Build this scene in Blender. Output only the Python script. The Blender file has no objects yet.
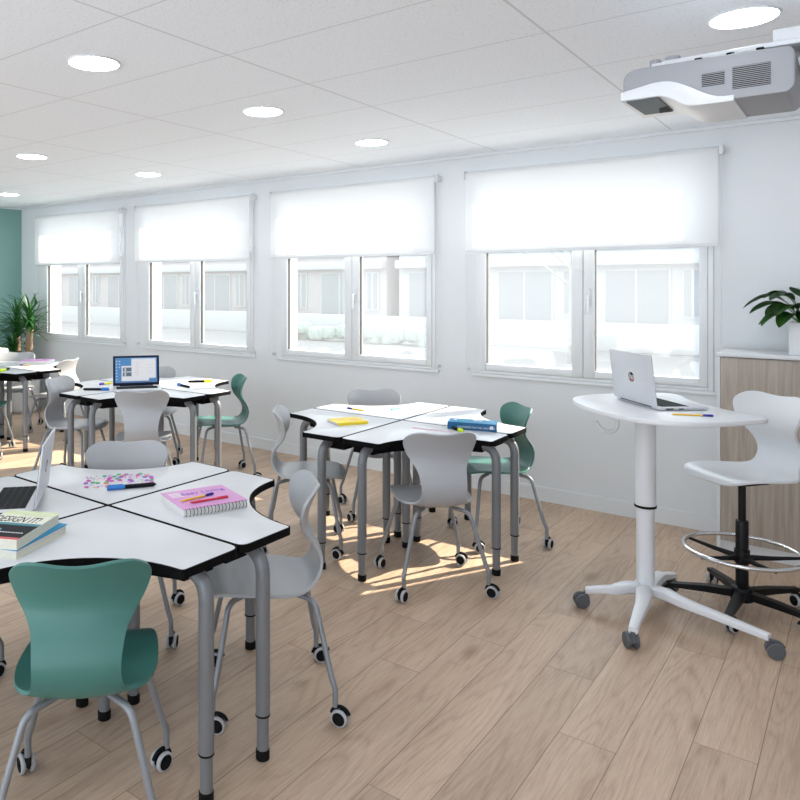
import bpy, bmesh, math, random
from mathutils import Vector, Matrix
PI = math.pi
random.seed(7)
SC = bpy.context.scene
COL = SC.collection

# ------------------------------------------------------------------ materials
def new_mat(name):
    m = bpy.data.materials.new(name); m.use_nodes = True
    nt = m.node_tree
    return m, nt, nt.nodes['Principled BSDF'] if 'Principled BSDF' in nt.nodes else None

def set_in(b, k, v):
    if k in b.inputs: b.inputs[k].default_value = v

def pbr(name, col, rough=.5, metal=0., spec=.5, var=.0, vscale=6., bump=0., bscale=200.):
    m, nt, b = new_mat(name)
    c = (*col, 1.)
    set_in(b, 'Base Color', c); set_in(b, 'Roughness', rough); set_in(b, 'Metallic', metal)
    set_in(b, 'Specular IOR Level', spec)
    tc = nt.nodes.new('ShaderNodeTexCoord')
    if var > 0:
        n = nt.nodes.new('ShaderNodeTexNoise'); n.inputs['Scale'].default_value = vscale; n.inputs['Detail'].default_value = 4
        nt.links.new(tc.outputs['Object'], n.inputs['Vector'])
        mx = nt.nodes.new('ShaderNodeMix'); mx.data_type = 'RGBA'
        mx.inputs[6].default_value = (*[x*(1-var) for x in col], 1); mx.inputs[7].default_value = (*[min(1, x*(1+var)) for x in col], 1)
        nt.links.new(n.outputs['Fac'], mx.inputs[0]); nt.links.new(mx.outputs[2], b.inputs['Base Color'])
    if bump > 0:
        n2 = nt.nodes.new('ShaderNodeTexNoise'); n2.inputs['Scale'].default_value = bscale; n2.inputs['Detail'].default_value = 3
        nt.links.new(tc.outputs['Object'], n2.inputs['Vector'])
        bp = nt.nodes.new('ShaderNodeBump'); bp.inputs['Strength'].default_value = bump; bp.inputs['Distance'].default_value = .002
        nt.links.new(n2.outputs['Fac'], bp.inputs['Height']); nt.links.new(bp.outputs['Normal'], b.inputs['Normal'])
    return m

def emit(name, col, s):
    m, nt, b = new_mat(name)
    set_in(b, 'Base Color', (.02, .02, .02, 1))
    set_in(b, 'Emission Color', (*col, 1)); set_in(b, 'Emission Strength', s)
    return m

M = {}
M['wall'] = pbr('white_wall_paint', (.70, .72, .745), .75, spec=.2, bump=.12, bscale=260)
M['teal_wall'] = pbr('teal_wall_paint', (.215, .375, .345), .7, spec=.2, bump=.1)
M['trim'] = pbr('white_trim_paint', (.70, .72, .74), .4)
M['frame'] = pbr('white_window_plastic', (.72, .74, .76), .3)
M['gasket'] = pbr('dark_window_gasket', (.03, .03, .03), .6)
M['laminate'] = pbr('white_laminate', (.615, .63, .655), .32, var=.012)
M['black_edge'] = pbr('black_edge_banding', (.0035, .0035, .004), .65, spec=.08)
M['tray'] = pbr('black_tray_plastic', (.006, .006, .007), .7, spec=.08, bump=.1)
M['leg'] = pbr('grey_powder_coated_steel', (.19, .20, .215), .38, metal=.25, bump=.05)
M['chair_leg'] = pbr('grey_chair_tube', (.24, .255, .275), .35, metal=.3)
M['rubber'] = pbr('black_rubber', (.005, .005, .005), .65, spec=.15)
M['grey_shell'] = pbr('light_grey_chair_plastic', (.395, .405, .425), .38, bump=.06, bscale=500)
M['teal_shell'] = pbr('teal_chair_plastic', (.046, .162, .140), .38, bump=.06, bscale=500)
M['white_shell'] = pbr('white_stool_plastic', (.66, .68, .71), .33)
M['wheel'] = pbr('grey_wheel_tread', (.42, .43, .45), .5)
M['dark_wheel'] = pbr('dark_grey_wheel', (.09, .095, .105), .5)
M['white_metal'] = pbr('white_coated_metal', (.70, .715, .745), .34)
M['black_metal'] = pbr('black_metal', (.005, .005, .006), .42, spec=.25)
M['chrome'] = pbr('chrome', (.72, .73, .74), .14, metal=1.)
M['silver'] = pbr('silver_laptop_shell', (.60, .615, .65), .38, metal=.2)
M['dark'] = pbr('dark_plastic', (.010, .011, .014), .5, spec=.15)
M['key'] = pbr('black_keys', (.008, .009, .012), .6, spec=.12)
M['bezel'] = pbr('navy_black_bezel', (.008, .013, .032), .5, spec=.15)
M['paper'] = pbr('paper', (.75, .75, .73), .8, var=.03)
M['page_edge'] = pbr('cream_page_edges', (.66, .64, .55), .8, var=.08, vscale=90)
M['pink'] = pbr('pink_violet_cover', (.62, .30, .58), .5)
M['yellow'] = pbr('yellow_cover', (.86, .66, .02), .5)
M['yellow_print'] = pbr('orange_yellow_print', (.84, .52, .14), .5)
M['pen_yellow'] = pbr('yellow_pen_barrel', (.86, .54, .03), .35)
M['red'] = pbr('red_plastic', (.62, .03, .05), .4)
M['blue'] = pbr('blue_plastic', (.015, .19, .58), .4)
M['navy'] = pbr('navy_ink_plastic', (.012, .012, .28), .4)
M['book_blue'] = pbr('cyan_blue_cover', (.004, .25, .48), .45)
M['book_navy'] = pbr('navy_spine', (.005, .11, .27), .45)
M['cyan'] = pbr('cyan_plastic', (.01, .30, .46), .4)
M['lime'] = pbr('lime_highlighter', (.62, .82, .01), .4)
M['hl_yellow'] = pbr('bright_yellow_highlighter', (.88, .84, .02), .4)
M['violet'] = pbr('violet_plastic', (.16, .06, .48), .4)
M['green_print'] = pbr('pale_green_print', (.62, .68, .45), .6, var=.3, vscale=30)
M['cream'] = pbr('cream_cover', (.72, .72, .62), .55)
M['teal_print'] = pbr('teal_print', (.02, .20, .26), .5)
M['black_print'] = pbr('black_print', (.007, .008, .011), .55, spec=.15)
M['red_print'] = pbr('red_print', (.60, .08, .10), .5)
M['dark_red'] = pbr('dark_red_print', (.22, .03, .04), .4)
M['lilac'] = pbr('lilac_print', (.33, .28, .58), .5)
M['white_print'] = pbr('white_print', (.8, .8, .8), .6)
M['cabinet_white'] = pbr('white_cabinet_board', (.70, .715, .735), .4)
M['pot'] = pbr('white_ceramic_pot', (.74, .75, .77), .25)
M['soil'] = pbr('dark_soil', (.03, .022, .015), .9, var=.4, vscale=60)
M['leaf'] = pbr('dark_green_leaf', (.028, .105, .016), .35, var=.5, vscale=9)
M['leaf_rib'] = pbr('pale_leaf_rib', (.09, .20, .05), .4)
M['yucca'] = pbr('yucca_leaf', (.022, .115, .02), .5, var=.45, vscale=5)
M['bark'] = pbr('brown_trunk_bark', (.24, .17, .11), .85, var=.3, vscale=25, bump=.5, bscale=40)
M['proj_grey'] = pbr('projector_grey', (.30, .31, .335), .45)
M['proj_white'] = pbr('projector_white', (.66, .68, .71), .35)
M['mirror'] = pbr('projector_glass', (.10, .13, .155), .5, metal=.0, spec=.15)
M['facade'] = pbr('pale_facade_render', (.50, .51, .52), .8, var=.04)
M['facade_window'] = pbr('grey_facade_glazing', (.29, .305, .325), .4)
M['facade_pink'] = pbr('pale_brick_facade', (.48, .44, .44), .8, var=.1)
M['ground'] = pbr('pale_paving', (.22, .22, .22), .9, var=.1, vscale=1.5)
M['pale_bark'] = pbr('pale_bark', (.34, .34, .33), .9)
M['flower_red'] = pbr('red_flower_bed', (.50, .36, .36), .9, var=.5, vscale=8)
M['hedge'] = pbr('hedge_green', (.36, .42, .38), .9, var=.4, vscale=10)
M['lamp'] = emit('downlight_glow', (.92, .96, 1.), 20.)
M['doodle_pink'] = pbr('pink_ink', (.72, .10, .50), .6)
M['doodle_green'] = pbr('green_ink', (.08, .55, .25), .6)
M['doodle_violet'] = pbr('violet_ink', (.38, .14, .65), .6)
M['doodle_orange'] = pbr('orange_ink', (.85, .34, .08), .6)
M['pink_ink_pale'] = pbr('pale_pink_ink', (.78, .40, .50), .6)

def floor_mat():
    m, nt, b = new_mat('oak_plank_floor')
    N = nt.nodes; L = nt.links
    tc = N.new('ShaderNodeTexCoord')
    sep = N.new('ShaderNodeSeparateXYZ'); L.new(tc.outputs['Object'], sep.inputs[0])
    # board column number from x, a random shift along y for each column
    ax = N.new('ShaderNodeMath'); ax.operation = 'ADD'; ax.inputs[1].default_value = 20.673; L.new(sep.outputs['X'], ax.inputs[0])
    dv = N.new('ShaderNodeMath'); dv.operation = 'DIVIDE'; dv.inputs[1].default_value = .1905; L.new(ax.outputs[0], dv.inputs[0])
    fl = N.new('ShaderNodeMath'); fl.operation = 'FLOOR'; L.new(dv.outputs[0], fl.inputs[0])
    fr = N.new('ShaderNodeMath'); fr.operation = 'FRACT'; L.new(dv.outputs[0], fr.inputs[0])
    wn = N.new('ShaderNodeTexWhiteNoise'); wn.noise_dimensions = '1D'; L.new(fl.outputs[0], wn.inputs['W'])
    sh = N.new('ShaderNodeMath'); sh.operation = 'MULTIPLY_ADD'; sh.inputs[1].default_value = 1.6; L.new(wn.outputs['Value'], sh.inputs[0]); L.new(sep.outputs['Y'], sh.inputs[2])
    dy = N.new('ShaderNodeMath'); dy.operation = 'DIVIDE'; dy.inputs[1].default_value = 1.62; L.new(sh.outputs[0], dy.inputs[0])
    fly = N.new('ShaderNodeMath'); fly.operation = 'FLOOR'; L.new(dy.outputs[0], fly.inputs[0])
    fry = N.new('ShaderNodeMath'); fry.operation = 'FRACT'; L.new(dy.outputs[0], fry.inputs[0])
    idv = N.new('ShaderNodeCombineXYZ'); L.new(fl.outputs[0], idv.inputs[0]); L.new(fly.outputs[0], idv.inputs[1])
    wid = N.new('ShaderNodeTexWhiteNoise'); wid.noise_dimensions = '3D'; L.new(idv.outputs[0], wid.inputs['Vector'])
    # joints
    def edge(frac, w):
        a = N.new('ShaderNodeMath'); a.operation = 'SUBTRACT'; a.inputs[1].default_value = .5; L.new(frac, a.inputs[0])
        c = N.new('ShaderNodeMath'); c.operation = 'ABSOLUTE'; L.new(a.outputs[0], c.inputs[0])
        g = N.new('ShaderNodeMath'); g.operation = 'GREATER_THAN'; g.inputs[1].default_value = .5-w; L.new(c.outputs[0], g.inputs[0])
        return g.outputs[0]
    e1 = edge(fr.outputs[0], .0075); e2 = edge(fry.outputs[0], .0008)
    ee = N.new('ShaderNodeMath'); ee.operation = 'MAXIMUM'; L.new(e1, ee.inputs[0]); L.new(e2, ee.inputs[1])
    # grain: stretched along y, shifted per board
    off = N.new('ShaderNodeVectorMath'); off.operation = 'MULTIPLY_ADD'; off.inputs[1].default_value = (13, 17, 9)
    L.new(wid.outputs['Color'], off.inputs[0]); L.new(tc.outputs['Object'], off.inputs[2])
    mp = N.new('ShaderNodeMapping'); mp.inputs['Scale'].default_value = (1., .055, 1.); L.new(off.outputs[0], mp.inputs[0])
    n1 = N.new('ShaderNodeTexNoise'); n1.inputs['Scale'].default_value = 150; n1.inputs['Detail'].default_value = 5; n1.inputs['Roughness'].default_value = .7
    L.new(mp.outputs[0], n1.inputs['Vector'])
    mp2 = N.new('ShaderNodeMapping'); mp2.inputs['Scale'].default_value = (1., .11, 1.); L.new(off.outputs[0], mp2.inputs[0])
    n2 = N.new('ShaderNodeTexNoise'); n2.inputs['Scale'].default_value = 5.5; n2.inputs['Detail'].default_value = 2; n2.inputs['Distortion'].default_value = .4
    L.new(mp2.outputs[0], n2.inputs['Vector'])
    # growth rings: sine of the low noise
    rg = N.new('ShaderNodeMath'); rg.operation = 'MULTIPLY'; rg.inputs[1].default_value = 95; L.new(n2.outputs['Fac'], rg.inputs[0])
    sn = N.new('ShaderNodeMath'); sn.operation = 'SINE'; L.new(rg.outputs[0], sn.inputs[0])
    s2 = N.new('ShaderNodeMapRange'); s2.inputs[1].default_value = -1; s2.inputs[2].default_value = 1; L.new(sn.outputs[0], s2.inputs[0])
    pw = N.new('ShaderNodeMath'); pw.operation = 'POWER'; pw.inputs[1].default_value = .35; L.new(s2.outputs[0], pw.inputs[0])
    n3 = N.new('ShaderNodeTexNoise'); n3.inputs['Scale'].default_value = 7; n3.inputs['Detail'].default_value = 3; L.new(mp2.outputs[0], n3.inputs['Vector'])
    gb = N.new('ShaderNodeMix'); gb.data_type = 'FLOAT'; gb.inputs[0].default_value = .42
    L.new(n1.outputs['Fac'], gb.inputs[2]); L.new(n3.outputs['Fac'], gb.inputs[3])
    gm = N.new('ShaderNodeMix'); gm.data_type = 'FLOAT'; gm.inputs[0].default_value = .11
    L.new(gb.outputs[0], gm.inputs[2]); L.new(pw.outputs[0], gm.inputs[3])
    ramp = N.new('ShaderNodeValToRGB'); cr = ramp.color_ramp
    cr.elements[0].position = .30; cr.elements[0].color = (.325, .222, .155, 1)
    cr.elements[1].position = .80; cr.elements[1].color = (.62, .48, .37, 1)
    e = cr.elements.new(.56); e.color = (.50, .37, .272, 1)
    L.new(gm.outputs[0], ramp.inputs[0])
    # knots
    mk = N.new('ShaderNodeMapping'); mk.inputs['Scale'].default_value = (1., .42, 1.); L.new(off.outputs[0], mk.inputs[0])
    vo = N.new('ShaderNodeTexVoronoi'); vo.inputs['Scale'].default_value = 3.2; L.new(mk.outputs[0], vo.inputs['Vector'])
    kr = N.new('ShaderNodeMapRange'); kr.inputs[1].default_value = .03; kr.inputs[2].default_value = .14; kr.inputs[3].default_value = 1; kr.inputs[4].default_value = 0
    L.new(vo.outputs['Distance'], kr.inputs[0])
    km = N.new('ShaderNodeMix'); km.data_type = 'RGBA'; km.inputs[7].default_value = (.21, .125, .075, 1)
    kf = N.new('ShaderNodeMath'); kf.operation = 'MULTIPLY'; kf.inputs[1].default_value = .55; L.new(kr.outputs[0], kf.inputs[0])
    L.new(kf.outputs[0], km.inputs[0]); L.new(ramp.outputs[0], km.inputs[6])
    # board tone
    tone = N.new('ShaderNodeMapRange'); tone.inputs[3].default_value = .92; tone.inputs[4].default_value = 1.08; L.new(wid.outputs['Value'], tone.inputs[0])
    tm = N.new('ShaderNodeMix'); tm.data_type = 'RGBA'; tm.blend_type = 'MULTIPLY'; tm.inputs[0].default_value = 1
    L.new(km.outputs[2], tm.inputs[6]); L.new(tone.outputs[0], tm.inputs[7])
    jm = N.new('ShaderNodeMix'); jm.data_type = 'RGBA'; jm.inputs[7].default_value = (.13, .085, .055, 1)
    jf = N.new('ShaderNodeMath'); jf.operation = 'MULTIPLY'; jf.inputs[1].default_value = .75; L.new(ee.outputs[0], jf.inputs[0])
    L.new(jf.outputs[0], jm.inputs[0]); L.new(tm.outputs[2], jm.inputs[6])
    L.new(jm.outputs[2], b.inputs['Base Color'])
    set_in(b, 'Roughness', .5); set_in(b, 'Specular IOR Level', .35)
    bp = N.new('ShaderNodeBump'); bp.inputs['Strength'].default_value = .12; bp.inputs['Distance'].default_value = .002
    L.new(n1.outputs['Fac'], bp.inputs['Height']); L.new(bp.outputs['Normal'], b.inputs['Normal'])
    return m

def wood_mat():
    m, nt, b = new_mat('greige_oak_veneer')
    N = nt.nodes; L = nt.links
    tc = N.new('ShaderNodeTexCoord')
    mp = N.new('ShaderNodeMapping'); mp.inputs['Scale'].default_value = (1., 1., .05); L.new(tc.outputs['Object'], mp.inputs[0])
    n1 = N.new('ShaderNodeTexNoise'); n1.inputs['Scale'].default_value = 48; n1.inputs['Detail'].default_value = 7; n1.inputs['Distortion'].default_value = .5
    L.new(mp.outputs[0], n1.inputs['Vector'])
    ramp = N.new('ShaderNodeValToRGB'); cr = ramp.color_ramp
    cr.elements[0].position = .28; cr.elements[0].color = (.31, .26, .215, 1)
    cr.elements[1].position = .72; cr.elements[1].color = (.46, .405, .35, 1)
    L.new(n1.outputs['Fac'], ramp.inputs[0]); L.new(ramp.outputs[0], b.inputs['Base Color'])
    set_in(b, 'Roughness', .55)
    return m

def ceiling_mat():
    m, nt, b = new_mat('speckled_ceiling_tiles')
    N = nt.nodes; L = nt.links
    tc = N.new('ShaderNodeTexCoord')
    sep = N.new('ShaderNodeSeparateXYZ'); L.new(tc.outputs['Object'], sep.inputs[0])
    def seam(out, size, offs, w):
        a = N.new('ShaderNodeMath'); a.operation = 'ADD'; a.inputs[1].default_value = offs; L.new(out, a.inputs[0])
        d = N.new('ShaderNodeMath'); d.operation = 'DIVIDE'; d.inputs[1].default_value = size; L.new(a.outputs[0], d.inputs[0])
        f = N.new('ShaderNodeMath'); f.operation = 'FRACT'; L.new(d.outputs[0], f.inputs[0])
        s = N.new('ShaderNodeMath'); s.operation = 'SUBTRACT'; s.inputs[1].default_value = .5; L.new(f.outputs[0], s.inputs[0])
        c = N.new('ShaderNodeMath'); c.operation = 'ABSOLUTE'; L.new(s.outputs[0], c.inputs[0])
        g = N.new('ShaderNodeMath'); g.operation = 'GREATER_THAN'; g.inputs[1].default_value = .5-w/size; L.new(c.outputs[0], g.inputs[0])
        return g.outputs[0]
    s1 = seam(sep.outputs['X'], 1.2, 2.22+24., .0055); s2 = seam(sep.outputs['Y'], .6, -2.988+12., .0035)
    mx = N.new('ShaderNodeMath'); mx.operation = 'MAXIMUM'; L.new(s1, mx.inputs[0]); L.new(s2, mx.inputs[1])
    n = N.new('ShaderNodeTexNoise'); n.inputs['Scale'].default_value = 85; n.inputs['Detail'].default_value = 2.5; n.inputs['Roughness'].default_value = .7
    L.new(tc.outputs['Object'], n.inputs['Vector'])
    r = N.new('ShaderNodeValToRGB'); cr = r.color_ramp
    cr.elements[0].position = .30; cr.elements[0].color = (.69, .73, .78, 1)
    cr.elements[1].position = .44; cr.elements[1].color = (.87, .91, .965, 1)
    L.new(n.outputs['Fac'], r.inputs[0])
    j = N.new('ShaderNodeMix'); j.data_type = 'RGBA'; j.inputs[7].default_value = (.66, .68, .71, 1)
    L.new(mx.outputs[0], j.inputs[0]); L.new(r.outputs[0], j.inputs[6])
    L.new(j.outputs[2], b.inputs['Base Color']); set_in(b, 'Roughness', .9); set_in(b, 'Specular IOR Level', .1)
    return m

def glass_mat():
    m, nt, b = new_mat('hazy_window_glass')
    N = nt.nodes; L = nt.links
    out = [n for n in N if n.type == 'OUTPUT_MATERIAL'][0]
    N.remove(b)
    tr = N.new('ShaderNodeBsdfTransparent'); tr.inputs[0].default_value = (.93, .95, .95, 1)
    tl = N.new('ShaderNodeBsdfTranslucent'); tl.inputs[0].default_value = (.93, .95, .97, 1)
    mx = N.new('ShaderNodeMixShader'); mx.inputs[0].default_value = HAZE
    gl = N.new('ShaderNodeBsdfGlossy'); gl.inputs['Roughness'].default_value = .03
    m2 = N.new('ShaderNodeMixShader'); m2.inputs[0].default_value = .05
    L.new(tr.outputs[0], mx.inputs[1]); L.new(tl.outputs[0], mx.inputs[2])
    L.new(mx.outputs[0], m2.inputs[1]); L.new(gl.outputs[0], m2.inputs[2]); L.new(m2.outputs[0], out.inputs[0])
    return m

def blind_mat():
    m, nt, b = new_mat('white_screen_fabric')
    N = nt.nodes; L = nt.links
    out = [n for n in N if n.type == 'OUTPUT_MATERIAL'][0]
    N.remove(b)
    tc = N.new('ShaderNodeTexCoord')
    n = N.new('ShaderNodeTexNoise'); n.inputs['Scale'].default_value = 260; L.new(tc.outputs['Object'], n.inputs['Vector'])
    mr = N.new('ShaderNodeMapRange'); mr.inputs[3].default_value = .94; mr.inputs[4].default_value = 1.; L.new(n.outputs['Fac'], mr.inputs[0])
    df = N.new('ShaderNodeBsdfDiffuse'); tl = N.new('ShaderNodeBsdfTranslucent')
    cm = N.new('ShaderNodeMix'); cm.data_type = 'RGBA'; cm.blend_type = 'MULTIPLY'; cm.inputs[0].default_value = 1; cm.inputs[6].default_value = (.86, .875, .89, 1)
    L.new(mr.outputs[0], cm.inputs[7])
    L.new(cm.outputs[2], df.inputs[0]); L.new(cm.outputs[2], tl.inputs[0])
    mx = N.new('ShaderNodeMixShader'); mx.inputs[0].default_value = .37
    L.new(df.outputs[0], mx.inputs[1]); L.new(tl.outputs[0], mx.inputs[2]); L.new(mx.outputs[0], out.inputs[0])
    return m
HAZE = .035
M['floor'] = floor_mat(); M['wood'] = wood_mat(); M['ceiling'] = ceiling_mat(); M['glass'] = glass_mat(); M['blind'] = blind_mat()

def screen_mat(name, col, s=.33):
    m, nt, b = new_mat(name)
    set_in(b, 'Base Color', (*[c*.3 for c in col], 1)); set_in(b, 'Roughness', .3)
    set_in(b, 'Emission Color', (*col, 1)); set_in(b, 'Emission Strength', s)
    return m
M['scr_blue'] = screen_mat('screen_blue', (.07, .24, .52)); M['scr_white'] = screen_mat('screen_white', (.80, .80, .84))
M['scr_pale'] = screen_mat('screen_pale_blue', (.55, .66, .82)); M['scr_dark'] = screen_mat('screen_dark', (.10, .15, .20))
M['scr_task'] = screen_mat('screen_taskbar', (.10, .20, .42)); M['scr_icon'] = screen_mat('screen_icon', (.45, .65, .85)); M['scr_red'] = screen_mat('screen_red', (.8, .3, .3))
M['scr_grey'] = screen_mat('screen_grey', (.60, .60, .64))

# ------------------------------------------------------------------ mesh helpers
class MB:
    """collects shapes and links them as one mesh object"""
    def __init__(s): s.bm = bmesh.new(); s.mats = []
    def mi(s, m):
        if m not in s.mats: s.mats.append(m)
        return s.mats.index(m)
    def absorb(s, t, mat, mtx=None):
        i = s.mi(mat)
        for f in t.faces: f.material_index = i; f.smooth = True
        if mtx is not None: bmesh.ops.transform(t, matrix=mtx, verts=t.verts)
        me = bpy.data.meshes.new('tmp'); t.to_mesh(me); t.free(); s.bm.from_mesh(me); bpy.data.meshes.remove(me)
        return s
    def box(s, c, d, mat, bev=0., seg=2, rz=0., mtx=None):
        t = bmesh.new(); bmesh.ops.create_cube(t, size=1)
        bmesh.ops.scale(t, vec=d, verts=t.verts)
        if bev > 0: bmesh.ops.bevel(t, geom=list(t.edges), offset=bev, segments=seg, profile=.5, affect='EDGES')
        m = Matrix.Translation(c) @ Matrix.Rotation(rz, 4, 'Z')
        if mtx is not None: m = mtx @ m
        return s.absorb(t, mat, m)
    def bb(s, x0, x1, y0, y1, z0, z1, mat, bev=0., seg=2, mtx=None):
        return s.box(((x0+x1)/2, (y0+y1)/2, (z0+z1)/2), (x1-x0, y1-y0, z1-z0), mat, bev, seg, 0, mtx)
    def cyl(s, p0, p1, r0, mat, r1=None, n=20, bev=0.):
        p0 = Vector(p0); p1 = Vector(p1); r1 = r0 if r1 is None else r1
        t = bmesh.new(); d = p1-p0
        bmesh.ops.create_cone(t, cap_ends=True, segments=n, radius1=r0, radius2=r1, depth=d.length)
        if bev > 0:
            es = [e for e in t.edges if len(e.link_faces) == 2 and any(len(f.verts) > 4 for f in e.link_faces)]
            bmesh.ops.bevel(t, geom=es, offset=bev, segments=2, profile=.5, affect='EDGES')
        q = d.to_track_quat('Z', 'Y').to_matrix().to_4x4()
        return s.absorb(t, mat, Matrix.Translation((p0+p1)/2) @ q)
    def tube(s, pts, r, mat, n=12, caps=True, closed=False):
        pts = [Vector(p) for p in pts]
        t = bmesh.new(); rings = []; k = len(pts)
        tans = []
        for i in range(k):
            if closed: a = pts[(i+1) % k]-pts[(i-1) % k]
            else: a = pts[min(i+1, k-1)]-pts[max(i-1, 0)]
            tans.append(a.normalized())
        up = Vector((0, 0, 1)) if abs(tans[0].z) < .9 else Vector((1, 0, 0))
        nrm = (up-tans[0]*up.dot(tans[0])).normalized()
        for i in range(k):
            nrm = (nrm-tans[i]*nrm.dot(tans[i])).normalized(); b = tans[i].cross(nrm)
            rr = r[i] if isinstance(r, (list, tuple)) else r
            rings.append([t.verts.new(pts[i]+(nrm*math.cos(2*PI*j/n)+b*math.sin(2*PI*j/n))*rr) for j in range(n)])
        for i in range(k if closed else k-1):
            A = rings[i]; B = rings[(i+1) % k]
            for j in range(n): t.faces.new((A[j], A[(j+1) % n], B[(j+1) % n], B[j]))
        if caps and not closed:
            t.faces.new(rings[0][::-1]); t.faces.new(rings[-1])
        bmesh.ops.recalc_face_normals(t, faces=t.faces)
        return s.absorb(t, mat)
    def lathe(s, prof, mat, n=24, mtx=None, closed=False):
        t = bmesh.new(); rings = []
        for (r, z) in prof:
            if r < 1e-6: rings.append([t.verts.new((0, 0, z))])
            else: rings.append([t.verts.new((r*math.cos(2*PI*j/n), r*math.sin(2*PI*j/n), z)) for j in range(n)])
        prs = list(zip(rings, rings[1:]))
        if closed: prs.append((rings[-1], rings[0]))
        for A, B in prs:
            for j in range(n):
                a = A[j] if len(A) > 1 else A[0]; a2 = A[(j+1) % n] if len(A) > 1 else A[0]
                b = B[j] if len(B) > 1 else B[0]; b2 = B[(j+1) % n] if len(B) > 1 else B[0]
                vs = []
                for v in (a, a2, b2, b):
                    if v not in vs: vs.append(v)
                if len(vs) > 2: t.faces.new(vs)
        bmesh.ops.recalc_face_normals(t, faces=t.faces)
        return s.absorb(t, mat, mtx)
    def prism(s, poly, z0, z1, mat, bev=0., mtx=None, hole=None):
        t = bmesh.new()
        if hole is None:
            v0 = [t.verts.new((x, y, z0)) for x, y in poly]
            f = t.faces.new(v0)
            r = bmesh.ops.extrude_face_region(t, geom=[f])
            vs = [v for v in r['geom'] if isinstance(v, bmesh.types.BMVert)]
            bmesh.ops.translate(t, vec=(0, 0, z1-z0), verts=vs)
            bmesh.ops.recalc_face_normals(t, faces=t.faces)
            if bev > 0:
                es = [e for e in t.edges if abs(e.verts[0].co.z-e.verts[1].co.z) < 1e-7]
                bmesh.ops.bevel(t, geom=es, offset=bev, segments=2, profile=.5, affect='EDGES')
        else:
            n = len(poly)
            R = [[t.verts.new((x, y, z)) for x, y in p] for p, z in ((poly, z0), (poly, z1), (hole, z1), (hole, z0))]
            for k in range(4):
                A = R[k]; B = R[(k+1) % 4]
                for j in range(n): t.faces.new((A[j], A[(j+1) % n], B[(j+1) % n], B[j]))
            bmesh.ops.recalc_face_normals(t, faces=t.faces)
        return s.absorb(t, mat, mtx)
    def quad(s, pts, mat):
        t = bmesh.new(); t.faces.new([t.verts.new(p) for p in pts]); return s.absorb(t, mat)
    def mesh(s, name, sharp=38):
        me = bpy.data.meshes.new(name); s.bm.to_mesh(me); s.bm.free()
        for m in s.mats: me.materials.append(m)
        me.set_sharp_from_angle(angle=math.radians(sharp))
        return me
    def build(s, name, parent=None, loc=None, sharp=38):
        o = bpy.data.objects.new(name, s.mesh(name, sharp)); COL.objects.link(o)
        if parent is not None: o.parent = parent
        if loc is not None: o.location = loc
        return o

def tag(o, label=None, cat=None, group=None, kind=None):
    if label: o['label'] = label
    if cat: o['category'] = cat
    if group: o['group'] = group
    if kind: o['kind'] = kind
    return o
def thing(name, label, cat, loc=(0, 0, 0), rz=0., group=None):
    o = bpy.data.objects.new(name, None); COL.objects.link(o)
    o.location = loc; o.rotation_euler = (0, 0, rz); o.empty_display_size = .1
    return tag(o, label, cat, group)
def copy_tree(o, parent=None):
    c = o.copy(); COL.objects.link(c)
    if parent is not None: c.parent = parent
    for ch in list(o.children): copy_tree(ch, c)
    return c
def struct(mb, name): return tag(mb.build(name), kind='structure')
def fillet(pts, r, n=6):
    pts = [Vector(p) for p in pts]; out = [pts[0]]
    for i in range(1, len(pts)-1):
        a, b, c = pts[i-1], pts[i], pts[i+1]
        u = (a-b).normalized(); v = (c-b).normalized()
        ang = u.angle(v)
        d = min(r/math.tan(ang/2), (a-b).length*.49, (c-b).length*.49)
        p0 = b+u*d; p1 = b+v*d
        for k in range(n+1):
            t = k/n; out.append(p0*(1-t)**2+b*2*t*(1-t)+p1*t*t)
    out.append(pts[-1]); return out
def fillet2(poly, r, n=5):
    k = len(poly); out = []
    for i in range(k):
        a, b, c = (Vector(poly[(i+d) % k]) for d in (-1, 0, 1))
        rr = r[i] if isinstance(r, (list, tuple)) else r
        u = (a-b).normalized(); v = (c-b).normalized()
        ang = u.angle(v)
        if rr <= 0 or ang > PI-.02: out.append((b.x, b.y)); continue
        d = min(rr/math.tan(ang/2), (a-b).length*.48, (c-b).length*.48)
        p0 = b+u*d; p1 = b+v*d
        for q in range(n+1):
            t = q/n; p = p0*(1-t)**2+b*2*t*(1-t)+p1*t*t; out.append((p.x, p.y))
    return out
def inset(poly, d):
    """moves every edge of a CCW polygon inwards by d (miter)"""
    k = len(poly); out = []
    for i in range(k):
        a, b, c = (Vector(poly[(i+j) % k]) for j in (-1, 0, 1))
        e1 = (b-a).normalized(); e2 = (c-b).normalized()
        n1 = Vector((-e1.y, e1.x)); n2 = Vector((-e2.y, e2.x))
        m = (n1+n2); m.normalize(); s = max(.35, m.dot(n1))
        p = b+m*(d/s); out.append((p.x, p.y))
    return out
def catmull(pts, n=8, closed=False):
    P = [Vector(p) for p in pts]; k = len(P); out = []
    rng = range(k) if closed else range(k-1)
    g = (lambda i: P[i % k]) if closed else (lambda i: P[max(0, min(k-1, i))])
    for i in rng:
        a, b, c, d = g(i-1), g(i), g(i+1), g(i+2)
        for j in range(n):
            t = j/n
            out.append(.5*((2*b)+(c-a)*t+(2*a-5*b+4*c-d)*t*t+(3*b-a-3*c+d)*t**3))
    if not closed: out.append(P[-1])
    return out
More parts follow.
